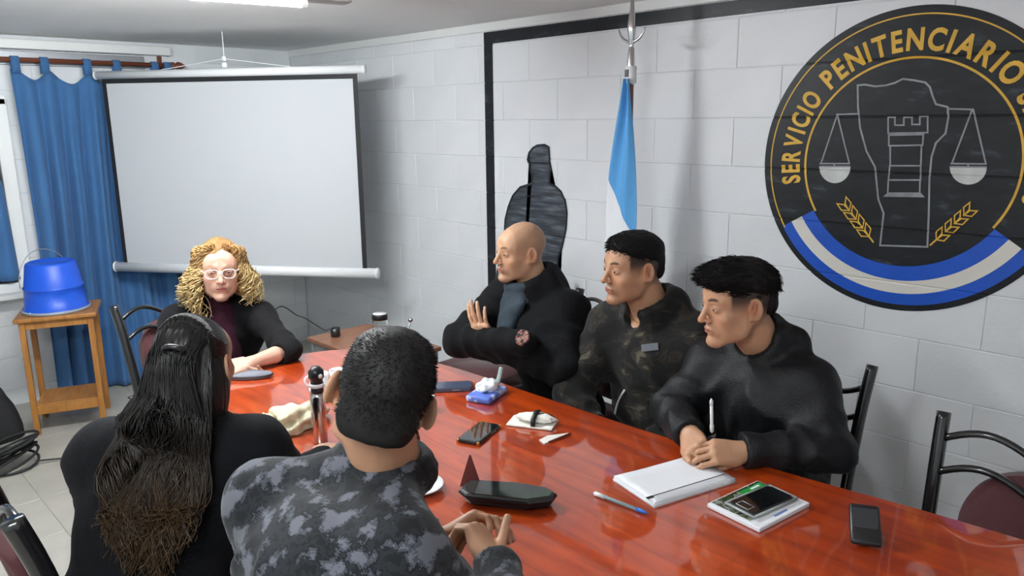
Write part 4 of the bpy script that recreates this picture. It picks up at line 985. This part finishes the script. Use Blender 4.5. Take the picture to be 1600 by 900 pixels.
def skinmat(name): return mat(name, (.5, .3, .2), .48, sss=.06, attr=True, bump=.06, bscale=220, spec=.4)
M['skin'] = skinmat('skin'); M['eye'] = mat('eye', (.6, .6, .6), .12, attr=True, coat=.8)
def hairmat(name, rough=.4, spec=.5): return mat(name, (.01, .01, .01), rough, attr=True, spec=spec)
M['hairblack'] = hairmat('black_hair', .6, .2); M['hairlong'] = hairmat('long_hair', .42, .35); M['hairblond'] = hairmat('blonde_hair', .5, .3)

def fsamp(f, p):
    q = (np.asarray(p)-f.lo)/f.h; q = np.clip(q, 0, np.array(f.n)-1.001); i = q.astype(int); t = q-i; o = 0
    for a in (0, 1):
        for b in (0, 1):
            for c in (0, 1):
                w_ = (t[..., 0] if a else 1-t[..., 0])*(t[..., 1] if b else 1-t[..., 1])*(t[..., 2] if c else 1-t[..., 2]); o = o+w_*f.D[i[..., 0]+a, i[..., 1]+b, i[..., 2]+c]
    return o
def fgrad(f, p):
    e = .012; g = np.stack([fsamp(f, p+e*np.eye(3)[k])-fsamp(f, p-e*np.eye(3)[k]) for k in range(3)], -1); return g/(np.linalg.norm(g, axis=-1, keepdims=True)+1e-9)
def push_out(f, p, d=.006, it=6):
    p = np.array(p, float)
    for _ in range(it):
        v = fsamp(f, p); m = v < d; st = np.minimum(d-v, .03); p[m] += fgrad(f, p[m])*st[m][:, None]
    return p
def onsurf(f, px, py, d0=1.0, d1=3.6):
    """point of a garment's surface seen at a place in the photo, with its outward normal"""
    dr = (px-800)/F*RT-(py-450)/F*UP+FW
    for z in np.arange(d0, d1, .003):
        p = CAM+dr*z
        if np.all(p > f.lo) and np.all(p < f.lo+f.h*(np.array(f.n)-1)) and fsamp(f, p) < 0: return p, fgrad(f, p)
    return CAM+dr*d1, -dr
def stick(o, p, n, off=.002, up=(0, 0, 1)):
    n = nrm(n); u = nrm(np.array(up)-n*np.dot(up, n)); r = np.cross(u, n); q = p+n*off
    o.matrix_world = Matrix(((r[0], n[0]*-1, u[0], q[0]), (r[1], -n[1], u[1], q[1]), (r[2], -n[2], u[2], q[2]), (0, 0, 0, 1)))
# ================================================================ the six people
A3 = lambda *a: np.array(a, float)
def legs(J, fwd, spread=.10, kn=.46):
    P_ = J['P']; f_ = nrm([fwd[0], fwd[1], 0]); lf = np.array([-f_[1], f_[0], 0])
    J['KL'] = P_+f_*kn+lf*(spread+.03); J['KR'] = P_+f_*kn-lf*(spread+.03)
    for k in ('KL', 'KR'): J[k][2] = .52
    J['AL'] = J['KL']+f_*.02; J['AR'] = J['KR']+f_*.02
    J['AL'][2] = J['AR'][2] = .10
def person(label, J, sp, cloth, trou, hands=(), group=None):
    P_ = J['P']; root = empty('person', (0, 0, 0), 0, label, 'person', group)
    R = frame_of(J['face'], J.get('hup', (0, 0, 1)), J.get('roll', 0)); parts = []
    hv = head(J['H'], R, J['N'], sp); parts.append(hv)
    skin = np.array(sp['skin'])
    f = Fld(P_-.6, np.maximum(J['N'], P_+.3)+.6, .018)     # the body under the clothes
    N_ = J['N']; up = nrm(N_-P_); lf = nrm(J['SL']-J['SR'])
    f.ell(P_+(N_-P_)*.1, (.12, .12, .12), k=0); f.cone(P_, P_+(N_-P_)*.8, .09, .075, .04); f.cone(J['SL'], J['SR'], .035, .035, .03); f.cone(P_+(N_-P_)*.8, N_, .06, .045, .03)
    for a, b, c in (('SL', 'EL', 'WL'), ('SR', 'ER', 'WR')): f.cone(J[a], J[b], .038, .032, .02); f.cone(J[b], J[b]*.2+J[c]*.8, .031, .024, .02)
    for s, K, Q in ((1, 'KL', 'AL'), (-1, 'KR', 'AR')): f.cone(P_+lf*s*.09, J[K], .065, .045, .03); f.cone(J[K], J[Q]-A3(0, 0, .05), .042, .034, .02)
    V, Fq = f.mesh(1); parts.append((V, Fq, skin))
    for h_ in hands:
        kw = dict(h_); kw['skin'] = skin; parts.append(hand(**kw))
    body = npmesh('body', parts, M['skin'], root)
    V, Fq, jf = jacket(J, cloth, cloth.get('h', .008)); J['jf'] = jf; npmesh(cloth.get('name', 'jacket'), [(V, Fq, None)], cloth['mat'], root)
    V, Fq = trousers(J); npmesh('trousers', [(V, Fq, None)], trou, root); shoes(J, root)
    if sp.get('eyes', True): eyes(J['H'], R, sp, root, sp.get('look', (0, 1, 0)))
    return root, R
def tofw(H, R, sc=1.0): return lambda V: H+(np.asarray(V)*sc)@R
relax = ((.35, .5, .3), (.4, .55, .3), (.45, .6, .35), (.5, .6, .35))
fist = ((1.0, 1.2, .7), (1.05, 1.25, .7), (1.1, 1.3, .7), (1.15, 1.3, .7))
RTh = _rt; FH = _fh

# ---- R: young man, clasped hands on the papers
J = dict(H=A3(2.016, 1.131, 1.172), N=A3(2.135, 1.095, 1.015), P=A3(2.20, 1.08, .56), SL=A3(2.105, .925, .945), SR=A3(2.10, 1.26, .935), EL=A3(2.03, .83, .80), ER=A3(1.965, 1.30, .80), WL=A3(1.835, .985, .803), WR=A3(1.815, 1.145, .812), f=A3(-1, .12, 0), face=-RTh*.97-FH*.22-A3(0, 0, .10), roll=0)
legs(J, (-1, .1)); sk = (.50, .275, .165)
jm = cloth_mat('black_jacket_cloth', (.0036, .0042, .006), .55, spec=.3)
n1 = A3(-.25, -.15, .9)
root, R = person('young man in a black jacket with hands clasped on white papers, looking left', J, dict(skin=sk, brow=(.02, .012, .01), haircol=(.012, .01, .01), fade=.92, jaw=.95, scale=1.03, neck=.057, look=(0.1, 1, 0)),
    dict(mat=jm, bulk=1.04, armr=.058, cuff=.043, open=.75, collar=(.078, .055, .022), fold=.010, hood=True, neckhole=.064), cloth_mat('black_trousers', (.01, .01, .012)),
    [dict(W=J['WL'], d=A3(-.72, .42, .10), n=A3(-.30, -.55, .75), side=-1, curl=((.55, .7, .3), (.6, .75, .3), (.62, .8, .3), (.7, .8, .3)), thumb=(.75, .25, -.4), arm=(A3(1.93, .91, .80), .036), h=.0026),
     dict(W=J['WR'], d=A3(-.50, -.50, -.02), n=A3(-.62, .35, .72), side=1, curl=((.9, 1.1, .5), (.9, 1.15, .5), (.95, 1.15, .5), (1.0, 1.1, .5)), thumb=(.8, .35, .1), tc=(.4, .4), arm=(A3(1.89, 1.22, .80), .036), h=.0026)])
def hairR(f):
    f.ell((0, -.022, .052), (.0795, .103, .079), k=0); f.ell((0, .028, .088), (.070, .070, .042), k=.02); f.cone((-.045, .070, .082), (.045, .076, .084), .019, .020, .02)
    f.ell((0, -.085, -.005), (.066, .030, .05), k=.02)
    f.ell((0, .085, .015), (.095, .055, .046), k=.008, sub=True)
    for s in (-1, 1): f.ell((s*.101, .016, -.014), (.034, .062, .062), k=.030, sub=True)
    f.ell((0, -.05, -.10), (.12, .09, .058), k=.02, sub=True)
def tufts(H, R, sc, V, nrmless_c, n, ln, dirf, col, parent, name='hair_tufts', r0=.0016, zmin=.03):
    sel = V[(((V-H)@R.T)/sc)[:, 2] > zmin]; rr = np.random.default_rng(5); idx = rr.integers(0, len(sel), n); paths = []; cols = []
    for i in idx:
        p = sel[i]; l = ((p-H)@R.T)/sc; o = nrm(l-np.array(nrmless_c)); g = dirf(l); jt = rr.normal(size=3)*.25
        pts = []; q = l-o*.004
        L = ln*rr.uniform(.6, 1.3)
        for k in range(5): pts.append(q.copy()); q = q+nrm(o*(.55-.16*k)+g*(.75+.25*k)+jt*.4)*L/4
        paths.append(H+(np.array(pts)*sc)@R); cols.append(np.tile(np.array(col)*rr.uniform(.6, 1.5), (5, 1)))
    return strands(None, paths, r0, .0003, cols)
def add_hair(root, H, R, sc, fn, col, dirf, n=900, ln=.022, zmin=.035, noise=.003, mat_='hairblack', r0=.0016):
    V, Fq = short_hair(H, R, {}, fn, noise=noise); W_v = H+(V*sc)@R
    S = tufts(H, R, sc, W_v, (0, -.02, .0), n, ln, dirf, col, root, zmin=zmin, r0=r0)
    npmesh('hair', [(W_v, Fq, np.array(col)), S], M[mat_], root)
add_hair(root, J['H'], R, 1.03, hairR, (.008, .007, .007), lambda l: A3(0, .9, -.1) if l[1] > -.02 else A3(0, -.5, -.7), n=2600, ln=.022)

def hairM(f):
    f.ell((0, -.024, .050), (.0795, .100, .078), k=0); f.ell((0, .020, .080), (.064, .062, .040), k=.02)
    f.ell((0, -.085, -.005), (.064, .030, .05), k=.02); f.ell((0, .088, .012), (.085, .050, .044), k=.010, sub=True)
    for s in (-1, 1): f.ell((s*.101, .016, -.014), (.034, .062, .062), k=.030, sub=True)
    f.ell((0, -.05, -.10), (.12, .09, .058), k=.02, sub=True)
# ---- M: man in dark camouflage hoodie
J = dict(H=A3(2.098, 1.58, 1.207), N=A3(2.175, 1.545, 1.055), P=A3(2.26, 1.56, .56), SL=A3(2.19, 1.365, .985), SR=A3(2.15, 1.715, .975), EL=A3(2.13, 1.27, .76), ER=A3(1.985, 1.735, .76), WL=A3(1.98, 1.42, .62), WR=A3(1.93, 1.60, .63), f=A3(-1, .1, 0), face=-RTh*.93-FH*.42-A3(0, 0, .02), roll=0)
legs(J, (-1, .05)); sk = (.47, .26, .155)
M['multicam'] = ramp_mat('dark_camouflage_cloth', [(.3, (.004, .004, .005)), (.50, (.006, .006, .006)), (.56, (.028, .022, .016)), (.61, (.008, .008, .007)), (.68, (.085, .075, .052))], 10, 3, rough=.85, distort=1.2, interp='LINEAR', stretch=(1, 1, 1.4), sheen=.1)
root, R = person('young man in a dark camouflage hoodie, between the bald man and the clasped-hands man', J, dict(skin=sk, brow=(.015, .01, .008), haircol=(.012, .01, .01), fade=.92, jaw=1.02, scale=1.0, neck=.062, beard=.35, look=(.1, 1, 0), chest=(-1, .35, 0)),
    dict(mat=M['multicam'], name='hoodie', vcut=True, bulk=1.08, armr=.06, cuff=.042, collar=(.088, .030, .024), fold=.011, hood=True, neckhole=.076), cloth_mat('black_trousers', (.01, .01, .012)),
    [dict(W=J['WL'], d=A3(-.8, .5, -.1), n=A3(0, 0, 1), side=-1, curl=relax, h=.005), dict(W=J['WR'], d=A3(-.8, -.5, -.1), n=A3(0, 0, 1), side=1, curl=relax, h=.005)])
add_hair(root, J['H'], R, 1.0, hairM, (.008, .007, .007), lambda l: A3(0, .9, -.3), n=2400, ln=.016)
bm = NB(); tube(bm, [J['N']+RTh*math.sin(a)*.088+A3(0, 0, -.004-.045*max(0, -math.cos(a)))+FH*math.cos(a)*.07 for a in np.linspace(math.pi*.55, math.pi*1.45, 26)], .0022, 6); obj('necklace', bm, gold, root, True)
bm = NB(); box(bm, (0, 0, 0), (.060, .004, .026), .0015); o = obj('name_patch', bm, mat('grey_patch', (.10, .11, .13), .7), root); stick(o, *onsurf(J['jf'], 1016, 543), .003, (.1, .3, 1))
pts = [(lambda t: t[0]+t[1]*.006)(onsurf(J['jf'], x, y)) for x, y in ((978, 609), (971, 620), (966, 632), (963, 646))]
bm = NB(); tube(bm, catmull(pts, 5), .0042, 8); obj('drawstring', bm, M['whiteplastic'], root, True)

# ---- B: bald man with folded arms
J = dict(H=A3(2.065, 2.093, 1.210), N=A3(2.125, 2.055, 1.05), P=A3(2.24, 2.02, .56), SL=A3(2.125, 1.90, 1.0), SR=A3(2.105, 2.235, 1.0), EL=A3(1.975, 1.775, .83), ER=A3(1.84, 2.20, .878), WL=A3(1.872, 2.065, .872), WR=A3(1.885, 1.885, .920), f=A3(-.9, .45, 0), face=-RTh*.90-FH*.46-A3(0, 0, .03), roll=.04)
legs(J, (-.95, .2)); sk = (.53, .31, .19)
blk = cloth_mat('black_fleece', (.0032, .0035, .0045), .85)
root, R = person('bald man in black with folded arms and a grey neck scarf', J, dict(skin=sk, brow=(.05, .03, .02), browa=.75, haircol=(.16, .10, .07), fade=.28, jaw=1.02, scale=.95, neck=.06, beard=.22, look=(-.05, 1, 0)),
    dict(mat=blk, bulk=1.08, armr=.058, cuff=.044, nocuff=True, collar=(.088, .055, .026), fold=.010, neckhole=.07, hood=True), cloth_mat('black_trousers', (.01, .01, .012)),
    [dict(W=J['WL'], d=A3(-.28, .25, .95), n=A3(-.9, -.3, -.2), side=-1, curl=((.15, .25, .15), (.12, .2, .15), (.15, .22, .15), (.2, .3, .2)), thumb=(.5, .7, .1), arm=(A3(1.89, 1.98, .87), .034), h=.0028, sc=1.0),
     dict(W=J['WR']+A3(.10, .03, -.02), d=A3(1, .2, -.25), n=A3(.2, .3, 1), side=1, curl=fist, h=.005, sc=.85)])
# scarf
sc_ = Fld(J['N']-.22, J['N']+.2, .006); nd = nrm(J['H']-J['N']); f2 = nrm(J['face']*A3(1, 1, 0)); l2 = np.cross((0, 0, 1), f2)
for i, (hh, rr) in enumerate(((.02, .090), (.048, .083), (-.008, .100))):
    for a in np.linspace(0, 2*math.pi, 24, endpoint=False): sc_.ell(J['N']+nd*hh+f2*(math.cos(a)*rr+.012)+l2*math.sin(a)*rr*.92-A3(0, 0, .02*max(0, math.cos(a))), (.020, .020, .018), k=.014)
for i in range(9):
    t = i/8; sc_.ell(J['N']+f2*(.112+.055*t)-A3(0, 0, .02+.15*t)+l2*.01, (.02, .075*(1-.6*t)+.012, .022), frame_of(l2, (0, 0, 1))[[1, 0, 2]] if False else np.stack([f2, l2, A3(0, 0, 1)]), k=.02)
sc_.cone(J['N']+nd*.055, J['N']+nd*.25, .060, .078, .004, sub=True)
sc_.disp(lambda p: wob(p, 60)*.005+wob(p, 110)*.002); npmesh('scarf', [(*sc_.mesh(1), None)], cloth_mat('slate_scarf', (.035, .048, .062)), root)
M['patch'] = ramp_mat('sleeve_patch_thread', [(.4, (.02, .02, .022)), (.47, (.25, .06, .04)), (.53, (.3, .25, .2)), (.6, (.2, .03, .02)), (.68, (.03, .03, .03))], 60, 2, rough=.8)
bm = NB(); lathe(bm, [(0, .003), (.024, .002), (.026, -.004), (0, -.004)], n=20, rot=Matrix.Rotation(math.pi/2, 4, 'X'))
for v in bm.verts: v.co.z *= 1.25
o = obj('sleeve_patch', bm, M['patch'], root); stick(o, *onsurf(J['jf'], 816, 527), .001)

# ---- W: curly blonde woman at the head of the table
J = dict(H=A3(1.312, 3.115, 1.112), N=A3(1.33, 3.20, .955), P=A3(1.34, 3.30, .56), SL=A3(1.445, 3.06, .895), SR=A3(1.175, 3.28, .885), EL=A3(1.425, 2.79, .80), ER=A3(1.03, 3.06, .80), WL=A3(1.275, 2.755, .797), WR=A3(1.135, 2.80, .797), CL=A3(1.375, 2.772, .803), f=A3(-.45, -.95, 0), face=-FH*.90+RTh*.36-A3(0, 0, .02), roll=.03)
legs(J, (-.3, -1)); sk = (.60, .35, .26)
root, R = person('woman with curly blonde hair and glasses at the head of the table', J, dict(skin=sk, brow=(.28, .15, .08), browa=.5, jaw=1.05, fem=1, scale=1.0, neck=.05, lip=(.40, .10, .09), iris=(.06, .08, .09), look=(.15, 1, -.03)),
    dict(mat=cloth_mat('black_blazer_cloth', (.0055, .0052, .0065), .8), name='blazer', bulk=.96, armr=.05, cuff=.042, fold=.005, neckhole=.058), cloth_mat('black_trousers', (.01, .01, .012)),
    [dict(W=J['WL']+A3(-.035, .002, 0), d=A3(-.95, -.08, -.02), n=A3(.1, -.45, .85), side=-1, curl=((.35, .4, .2), (.4, .45, .2), (.45, .5, .3), (.5, .5, .3)), arm=(A3(1.36, 2.775, .80), .034), h=.0028, sc=.92),
     dict(W=J['WR']+A3(.02, -.01, .0), d=A3(.80, -.35, .05), n=A3(-.1, -.35, .9), side=1, curl=((.5, .6, .3),)*4, arm=(A3(1.06, 2.9, .80), .034), h=.0035, sc=.92)])
fB = nrm(A3(-.30, -.95, 0)); lB = np.cross((0, 0, 1), fB)
tp_ = Fld(A3(1.0, 2.85, .6), A3(1.6, 3.4, 1.1), .007)
tp_.cone(J['N']-A3(0, 0, .02), J['H']*.35+J['N']*.65, .062, .056, .0); tp_.ell(J['N']+fB*.055-A3(0, 0, .10), (.085, .075, .12), np.stack([lB, fB, A3(0, 0, 1)]), k=.03); tp_.ell(J['N']+fB*.085-A3(0, 0, .2), (.07, .075, .14), np.stack([lB, fB, A3(0, 0, 1)]), k=.03)
tp_.cone(J['H']*.3+J['N']*.7, J['H'], .051, .06, .004, sub=True); tp_.disp(lambda p: wob(p, 50)*.002)
npmesh('turtleneck', [(*tp_.mesh(1), None)], cloth_mat('dark_plum_knit', (.035, .008, .018)), root)
# glasses
gm = mat('pale_clear_frame', (.72, .68, .66), .15, coat=.6); bm = NB(); Hh = J['H']; toW = tofw(Hh, R, 1.0)
for s in (-1, 1):
    pts = [toW((s*(.033+.0245*np.sign(math.cos(a))*abs(math.cos(a))**.75), .105-.006*abs(math.cos(a)), -.002+.0185*np.sign(math.sin(a))*abs(math.sin(a))**.75)) for a in np.linspace(0, 2*math.pi, 33)]
    tube(bm, pts, .0022, 6, cap=False); tube(bm, [toW((s*.057, .098, .006)), toW((s*.074, .06, .006)), toW((s*.081, .0, .004)), toW((s*.081, -.02, -.01))], .0022, 6)
tube(bm, [toW((-.010, .106, .003)), toW((0, .109, .006)), toW((.010, .106, .003))], .0022, 6); gl = obj('glasses', bm, gm, root, True)
bm = NB()
for s in (-1, 1):
    vs = [bm.verts.new(tuple(toW((s*(.033+.0235*np.sign(math.cos(a))*abs(math.cos(a))**.75), .1045-.006*abs(math.cos(a)), -.002+.0175*np.sign(math.sin(a))*abs(math.sin(a))**.75)))) for a in np.linspace(0, 2*math.pi, 24, endpoint=False)]; bm.faces.new(vs)
o = obj('lens', bm, mat('lens_glass', (1, 1, 1), .02, trans=1, ior=1.05), gl)
# hair: scalp cap, side masses and curls
def hairW(f):
    f.ell((0, -.022, .046), (.085, .100, .082), k=0)
    for s in (-1, 1): f.ell((s*.088, -.022, -.03), (.034, .060, .085), k=.03); f.ell((s*.105, -.03, -.095), (.034, .05, .05), k=.03)
    f.ell((0, -.09, -.05), (.08, .04, .1), k=.03)
    f.ell((0, .115, -.01), (.062, .085, .080), k=.012, sub=True); f.ell((0, .05, -.10), (.062, .09, .07), k=.01, sub=True)
V, Fq = short_hair(Hh, R, {}, hairW, noise=.008, fr=60); WV = Hh+V@R
rr = np.random.default_rng(12); paths = []; cols = []
for i in range(640):
    a = rr.uniform(-2.75, 2.75); s = np.sign(a) or 1; u_ = abs(a)/2.75     # 0 front .. 1 back
    th = .62+u_*2.1; root_l = A3(s*math.sin(th)*.062*rr.uniform(.3, 1), .012+math.cos(th)*.062, .106+.012*rr.uniform(-1, 1)-.03*u_)
    side = A3(s*(.088+.022*rr.uniform(0, 1)), math.cos(th)*.07-.01, .02); side[0] *= max(.25, math.sin(th)); 
    end = A3(s*(.115+.055*rr.uniform(0, 1))*max(.35, math.sin(th)), math.cos(th)*.085-.005+rr.normal()*.012, -.112+.045*rr.uniform(-1, 1))
    if s > 0 and rr.uniform() < .35 and th < 1.5: end = A3(.085+.02*rr.normal(), .055+.015*rr.normal(), -.215+.03*rr.normal())
    base = np.array(catmull([root_l, (root_l+side)/2+A3(s*.018*math.sin(th), 0, .022), side, (side+end)/2+A3(s*.012, 0, 0), end], 9))
    n = len(base); t = np.linspace(0, 1, n); ph = rr.uniform(0, 6.28); w_ = 5.5+rr.uniform(-1, 2.0); am = (.003+.0095*t)*rr.uniform(.7, 1.3)
    tg = np.gradient(base, axis=0); tg /= np.linalg.norm(tg, axis=1)[:, None]; e1 = np.cross(tg, A3(0, 1, .2)); e1 /= np.linalg.norm(e1, axis=1)[:, None]; e2 = np.cross(tg, e1)
    q = base+e1*(am*np.cos(ph+2*math.pi*w_*t))[:, None]+e2*(am*np.sin(ph+2*math.pi*w_*t))[:, None]
    paths.append(Hh+q@R); c = np.array([.42, .22, .075])*rr.uniform(.7, 1.25); cols.append(c[None]*(1-t[:, None])+np.array([.62, .46, .22])[None]*t[:, None]*rr.uniform(.75, 1.2))
S = strands(None, paths, .0022, .0012, cols)
npmesh('hair', [(WV, Fq, np.array([.26, .14, .05])), S], M['hairblond'], root)
root.name = 'person'

# ---- F: man in grey digital camouflage, back to the view
J = dict(H=A3(.718, 1.072, 1.240), N=A3(.745, 1.105, 1.095), P=A3(.43, 1.06, .56), SL=A3(.580, 1.270, 1.02), SR=A3(.645, .935, 1.025), EL=A3(.62, 1.36, .79), ER=A3(.79, .83, .81), WL=A3(.925, 1.18, .835), WR=A3(.925, 1.015, .845), f=A3(1, .0, 0), face=FH*.98-RTh*.14-A3(0, 0, .14), roll=math.radians(-19))
legs(J, (1, 0)); sk = (.46, .25, .15)
M['digital'] = ramp_mat('grey_digital_camouflage', [(.0, (.004, .0045, .006)), (.40, (.011, .0125, .016)), (.47, (.0045, .005, .007)), (.515, (.042, .046, .058)), (.56, (.092, .095, .115))], 27, 6, snap=.003, rough=.85, interp='CONSTANT', sheen=.1)
root, R = person('man in a grey digital camouflage jacket with his back to the view', J, dict(skin=sk, brow=(.02, .012, .01), haircol=(.02, .017, .015), fade=.8, scale=.97, neck=.058, ear=1),
    dict(mat=M['digital'], open=1, bulk=1.0, armr=.056, cuff=.045, collar=(.072, .034, .015), fold=.008, h=.007, foldf=30), cloth_mat('dark_grey_trousers', (.03, .032, .037)),
    [dict(W=J['WR'], d=A3(.25, .75, .30), n=A3(.55, -.30, .70), side=1, curl=((.75, .9, .5), (.8, 1.0, .5), (.85, 1.0, .5), (.9, 1.0, .5)), thumb=(.70, .30, .55), tc=(.05, .05), arm=(A3(.87, .935, .825), .036), h=.0024, sc=1.06),
     dict(W=J['WL'], d=A3(.55, -.25, .22), n=A3(.25, .80, .45), side=-1, curl=((.5, .7, .4), (.65, .9, .4), (.75, 1.0, .4), (.8, 1.0, .4)), thumb=(.6, .4, .4), arm=(A3(.83, 1.20, .81), .036), h=.0024)])
def hairF(f):
    f.ell((0, -.022, .038), (.0785, .102, .086), k=0); f.ell((0, .02, .078), (.068, .07, .042), k=.02); f.ell((0, -.070, -.022), (.068, .040, .062), k=.02)
    f.ell((0, .085, .015), (.09, .055, .052), k=.008, sub=True)
    for s in (-1, 1): f.ell((s*.100, .006, -.022), (.032, .044, .046), k=.014, sub=True)
    f.ell((0, -.03, -.120), (.14, .14, .058), k=.02, sub=True)
def crownswirl(l): c = A3(-.0, -.055, .115); d = l-c; return nrm(d*A3(1, 1, .3)+np.cross(d, A3(0, 0, 1))*.5+A3(0, 0, .002))
add_hair(root, J['H'], R, 1.0, hairF, (.011, .010, .010), crownswirl, n=6000, ln=.009, zmin=-.03, noise=.002, r0=.0009)

# ---- D: woman with long dark hair, back to the view
J = dict(H=A3(.668, 1.757, 1.158), N=A3(.61, 1.745, 1.025), P=A3(.47, 1.74, .56), SL=A3(.475, 1.865, .955), SR=A3(.735, 1.645, .955), EL=A3(.50, 2.04, .76), ER=A3(.83, 1.60, .79), WL=A3(.80, 2.14, .79), WR=A3(.99, 1.78, .80), f=A3(.60, .80, 0), face=FH*.97+RTh*.12-A3(0, 0, .10), roll=0)
legs(J, (1, 0)); sk = (.46, .26, .17)
root, R = person('woman with long dark half-tied hair and black jacket, back to the view', J, dict(skin=sk, brow=(.02, .012, .01), fem=1, jaw=.95, scale=.94, neck=.05),
    dict(mat=cloth_mat('soft_black_cloth', (.0032, .0036, .005), .85), bulk=1.12, armr=.056, cuff=.04, collar=(.085, .03, .022), fold=.009, foldf=24), cloth_mat('black_trousers', (.01, .01, .012)),
    [dict(W=J['WR'], d=A3(.5, .8, 0), n=A3(0, 0, 1), side=1, curl=relax, h=.004, sc=.9), dict(W=J['WL'], d=A3(.5, -.8, 0), n=A3(0, 0, 1), side=-1, curl=relax, h=.004, sc=.9)])
Hh = J['H']
def hairD(f):
    f.ell((0, -.026, .036), (.080, .095, .084), k=0); f.ell((0, -.085, -.06), (.075, .04, .10), k=.03); f.ell((0, -.100, -.14), (.07, .035, .08), k=.03)
    for s in (-1, 1): f.ell((s*.07, -.045, -.06), (.022, .05, .08), k=.02)
    f.ell((0, .108, -.012), (.075, .055, .075), k=.02, sub=True); f.ell((0, .05, -.12), (.07, .08, .08), k=.01, sub=True)
    for s in (-1, 1): f.ell((s*.105, .0, -.012), (.03, .03, .036), k=.006, sub=True)
f = Fld((-.13, -.17, -.25), (.13, .14, .16), .0035); hairD(f); f.disp(lambda p: np.sin(np.arctan2(p[:, 0], p[:, 1]+.02+.0*p[:, 2])*34)*.0011+wob(p, 50)*.0015); V, Fq = f.mesh(1); WV = Hh+(V*.94)@R
rr = np.random.default_rng(21); paths = []; cols = []; dn = A3(0, 0, -1); Ri = R
bk_ = -Ri[1]; rtw = RTh; fD = FH
for i in range(1300):
    u_ = rr.uniform(-1, 1); top = i % 3 == 0
    ph_ = u_*(1.15 if top else 1.75); y0 = .048-.09*rr.uniform(0, 1)**1.5
    def onc(y, a, e=.0015): k_ = math.sqrt(max(.02, 1-((y+.026)/.095)**2)); return A3((.080+e)*math.sin(a)*k_, y, .036+(.084+e)*math.cos(a)*k_)
    l0, l1 = onc(y0, ph_), onc(-.070, ph_*.95, .004); lm = onc((y0-.070)/2, ph_, .003)
    l2_ = A3(u_*.055, -.128, .02-.02*rr.uniform(0, 1)) if top else A3(u_*.085, -.108, -.06)
    P0 = [Hh+l*.94@Ri for l in (l0, lm, l1, l2_)]
    dep_ = rr.uniform(.02, .055)
    m1 = J['N']-fD*.095+A3(0, 0, -.03)+rtw*u_*.09; m2 = J['N']-fD*(.135+.02*rr.uniform())+A3(0, 0, -.12)+rtw*(u_*.09-.004)+rr.normal(size=3)*.006
    e = J['N']-fD*(.17+.03*rr.uniform())+A3(0, 0, -.12-.15*rr.uniform()*(1.3-abs(u_)))+rtw*(u_*.078-.012)+rr.normal(size=3)*A3(.008, .012, .01)
    base = np.array(catmull([*P0, m1, m2, e], 6)); n = len(base); t = np.linspace(0, 1, n); ph = rr.uniform(0, 6.28) if rr.uniform() < .5 else u_*5; w_ = 2.2+rr.uniform(-.3, .6)
    base = base+(rtw[None]*np.sin(ph+2*math.pi*w_*t)[:, None]+A3(-.6, .2, .3)[None]*np.cos(ph+2*math.pi*w_*t)[:, None])*(.017*np.clip(t*1.4-.35, 0, 1))[:, None]
    c0 = np.array([.007, .006, .006]); c1 = np.array([.07, .038, .016])*rr.uniform(.3, 1.2); k = np.clip((t-.55)/.45, 0, 1)[:, None]**1.3
    base = push_out(J['jf'], base, .004+.02*rr.uniform()); paths.append(base); cols.append(c0*(1-k)+c1*k)
S = strands(None, paths, .0022, .0009, cols)
npmesh('hair', [(WV, Fq, np.array([.008, .007, .007])), S], M['hairlong'], root)
bm = NB(); tube(bm, [Hh+(A3(.012+.022*math.cos(a), -.122-.012*math.sin(a), .055+.011*math.sin(a))*.97)@Ri for a in np.linspace(0, 2*math.pi, 22)], .006, 8, cap=False); obj('hair_loop', bm, mat('dark_hair_band', (.015, .014, .016), .3), root, True)
bm = NB(); tube(bm, catmull([tuple(J['N']+A3(-.09, .17, -.02)), tuple(J['N']+A3(-.13, .15, -.07)), tuple(J['N']+A3(-.14, .10, -.075)), tuple(J['N']+A3(-.15, .05, -.05))], 6), .0035, 6); obj('cord_trim', bm, mat('beige_cord', (.25, .2, .14), .7), root, True)
# pen held upright in the clasped hands
pen('pen', Vector((1.803, 1.065, .845)), Vector((1.80, 1.07, .945)), 'slim white pen standing upright in the clasped hands', M['whiteplastic'], M['whiteplastic'])
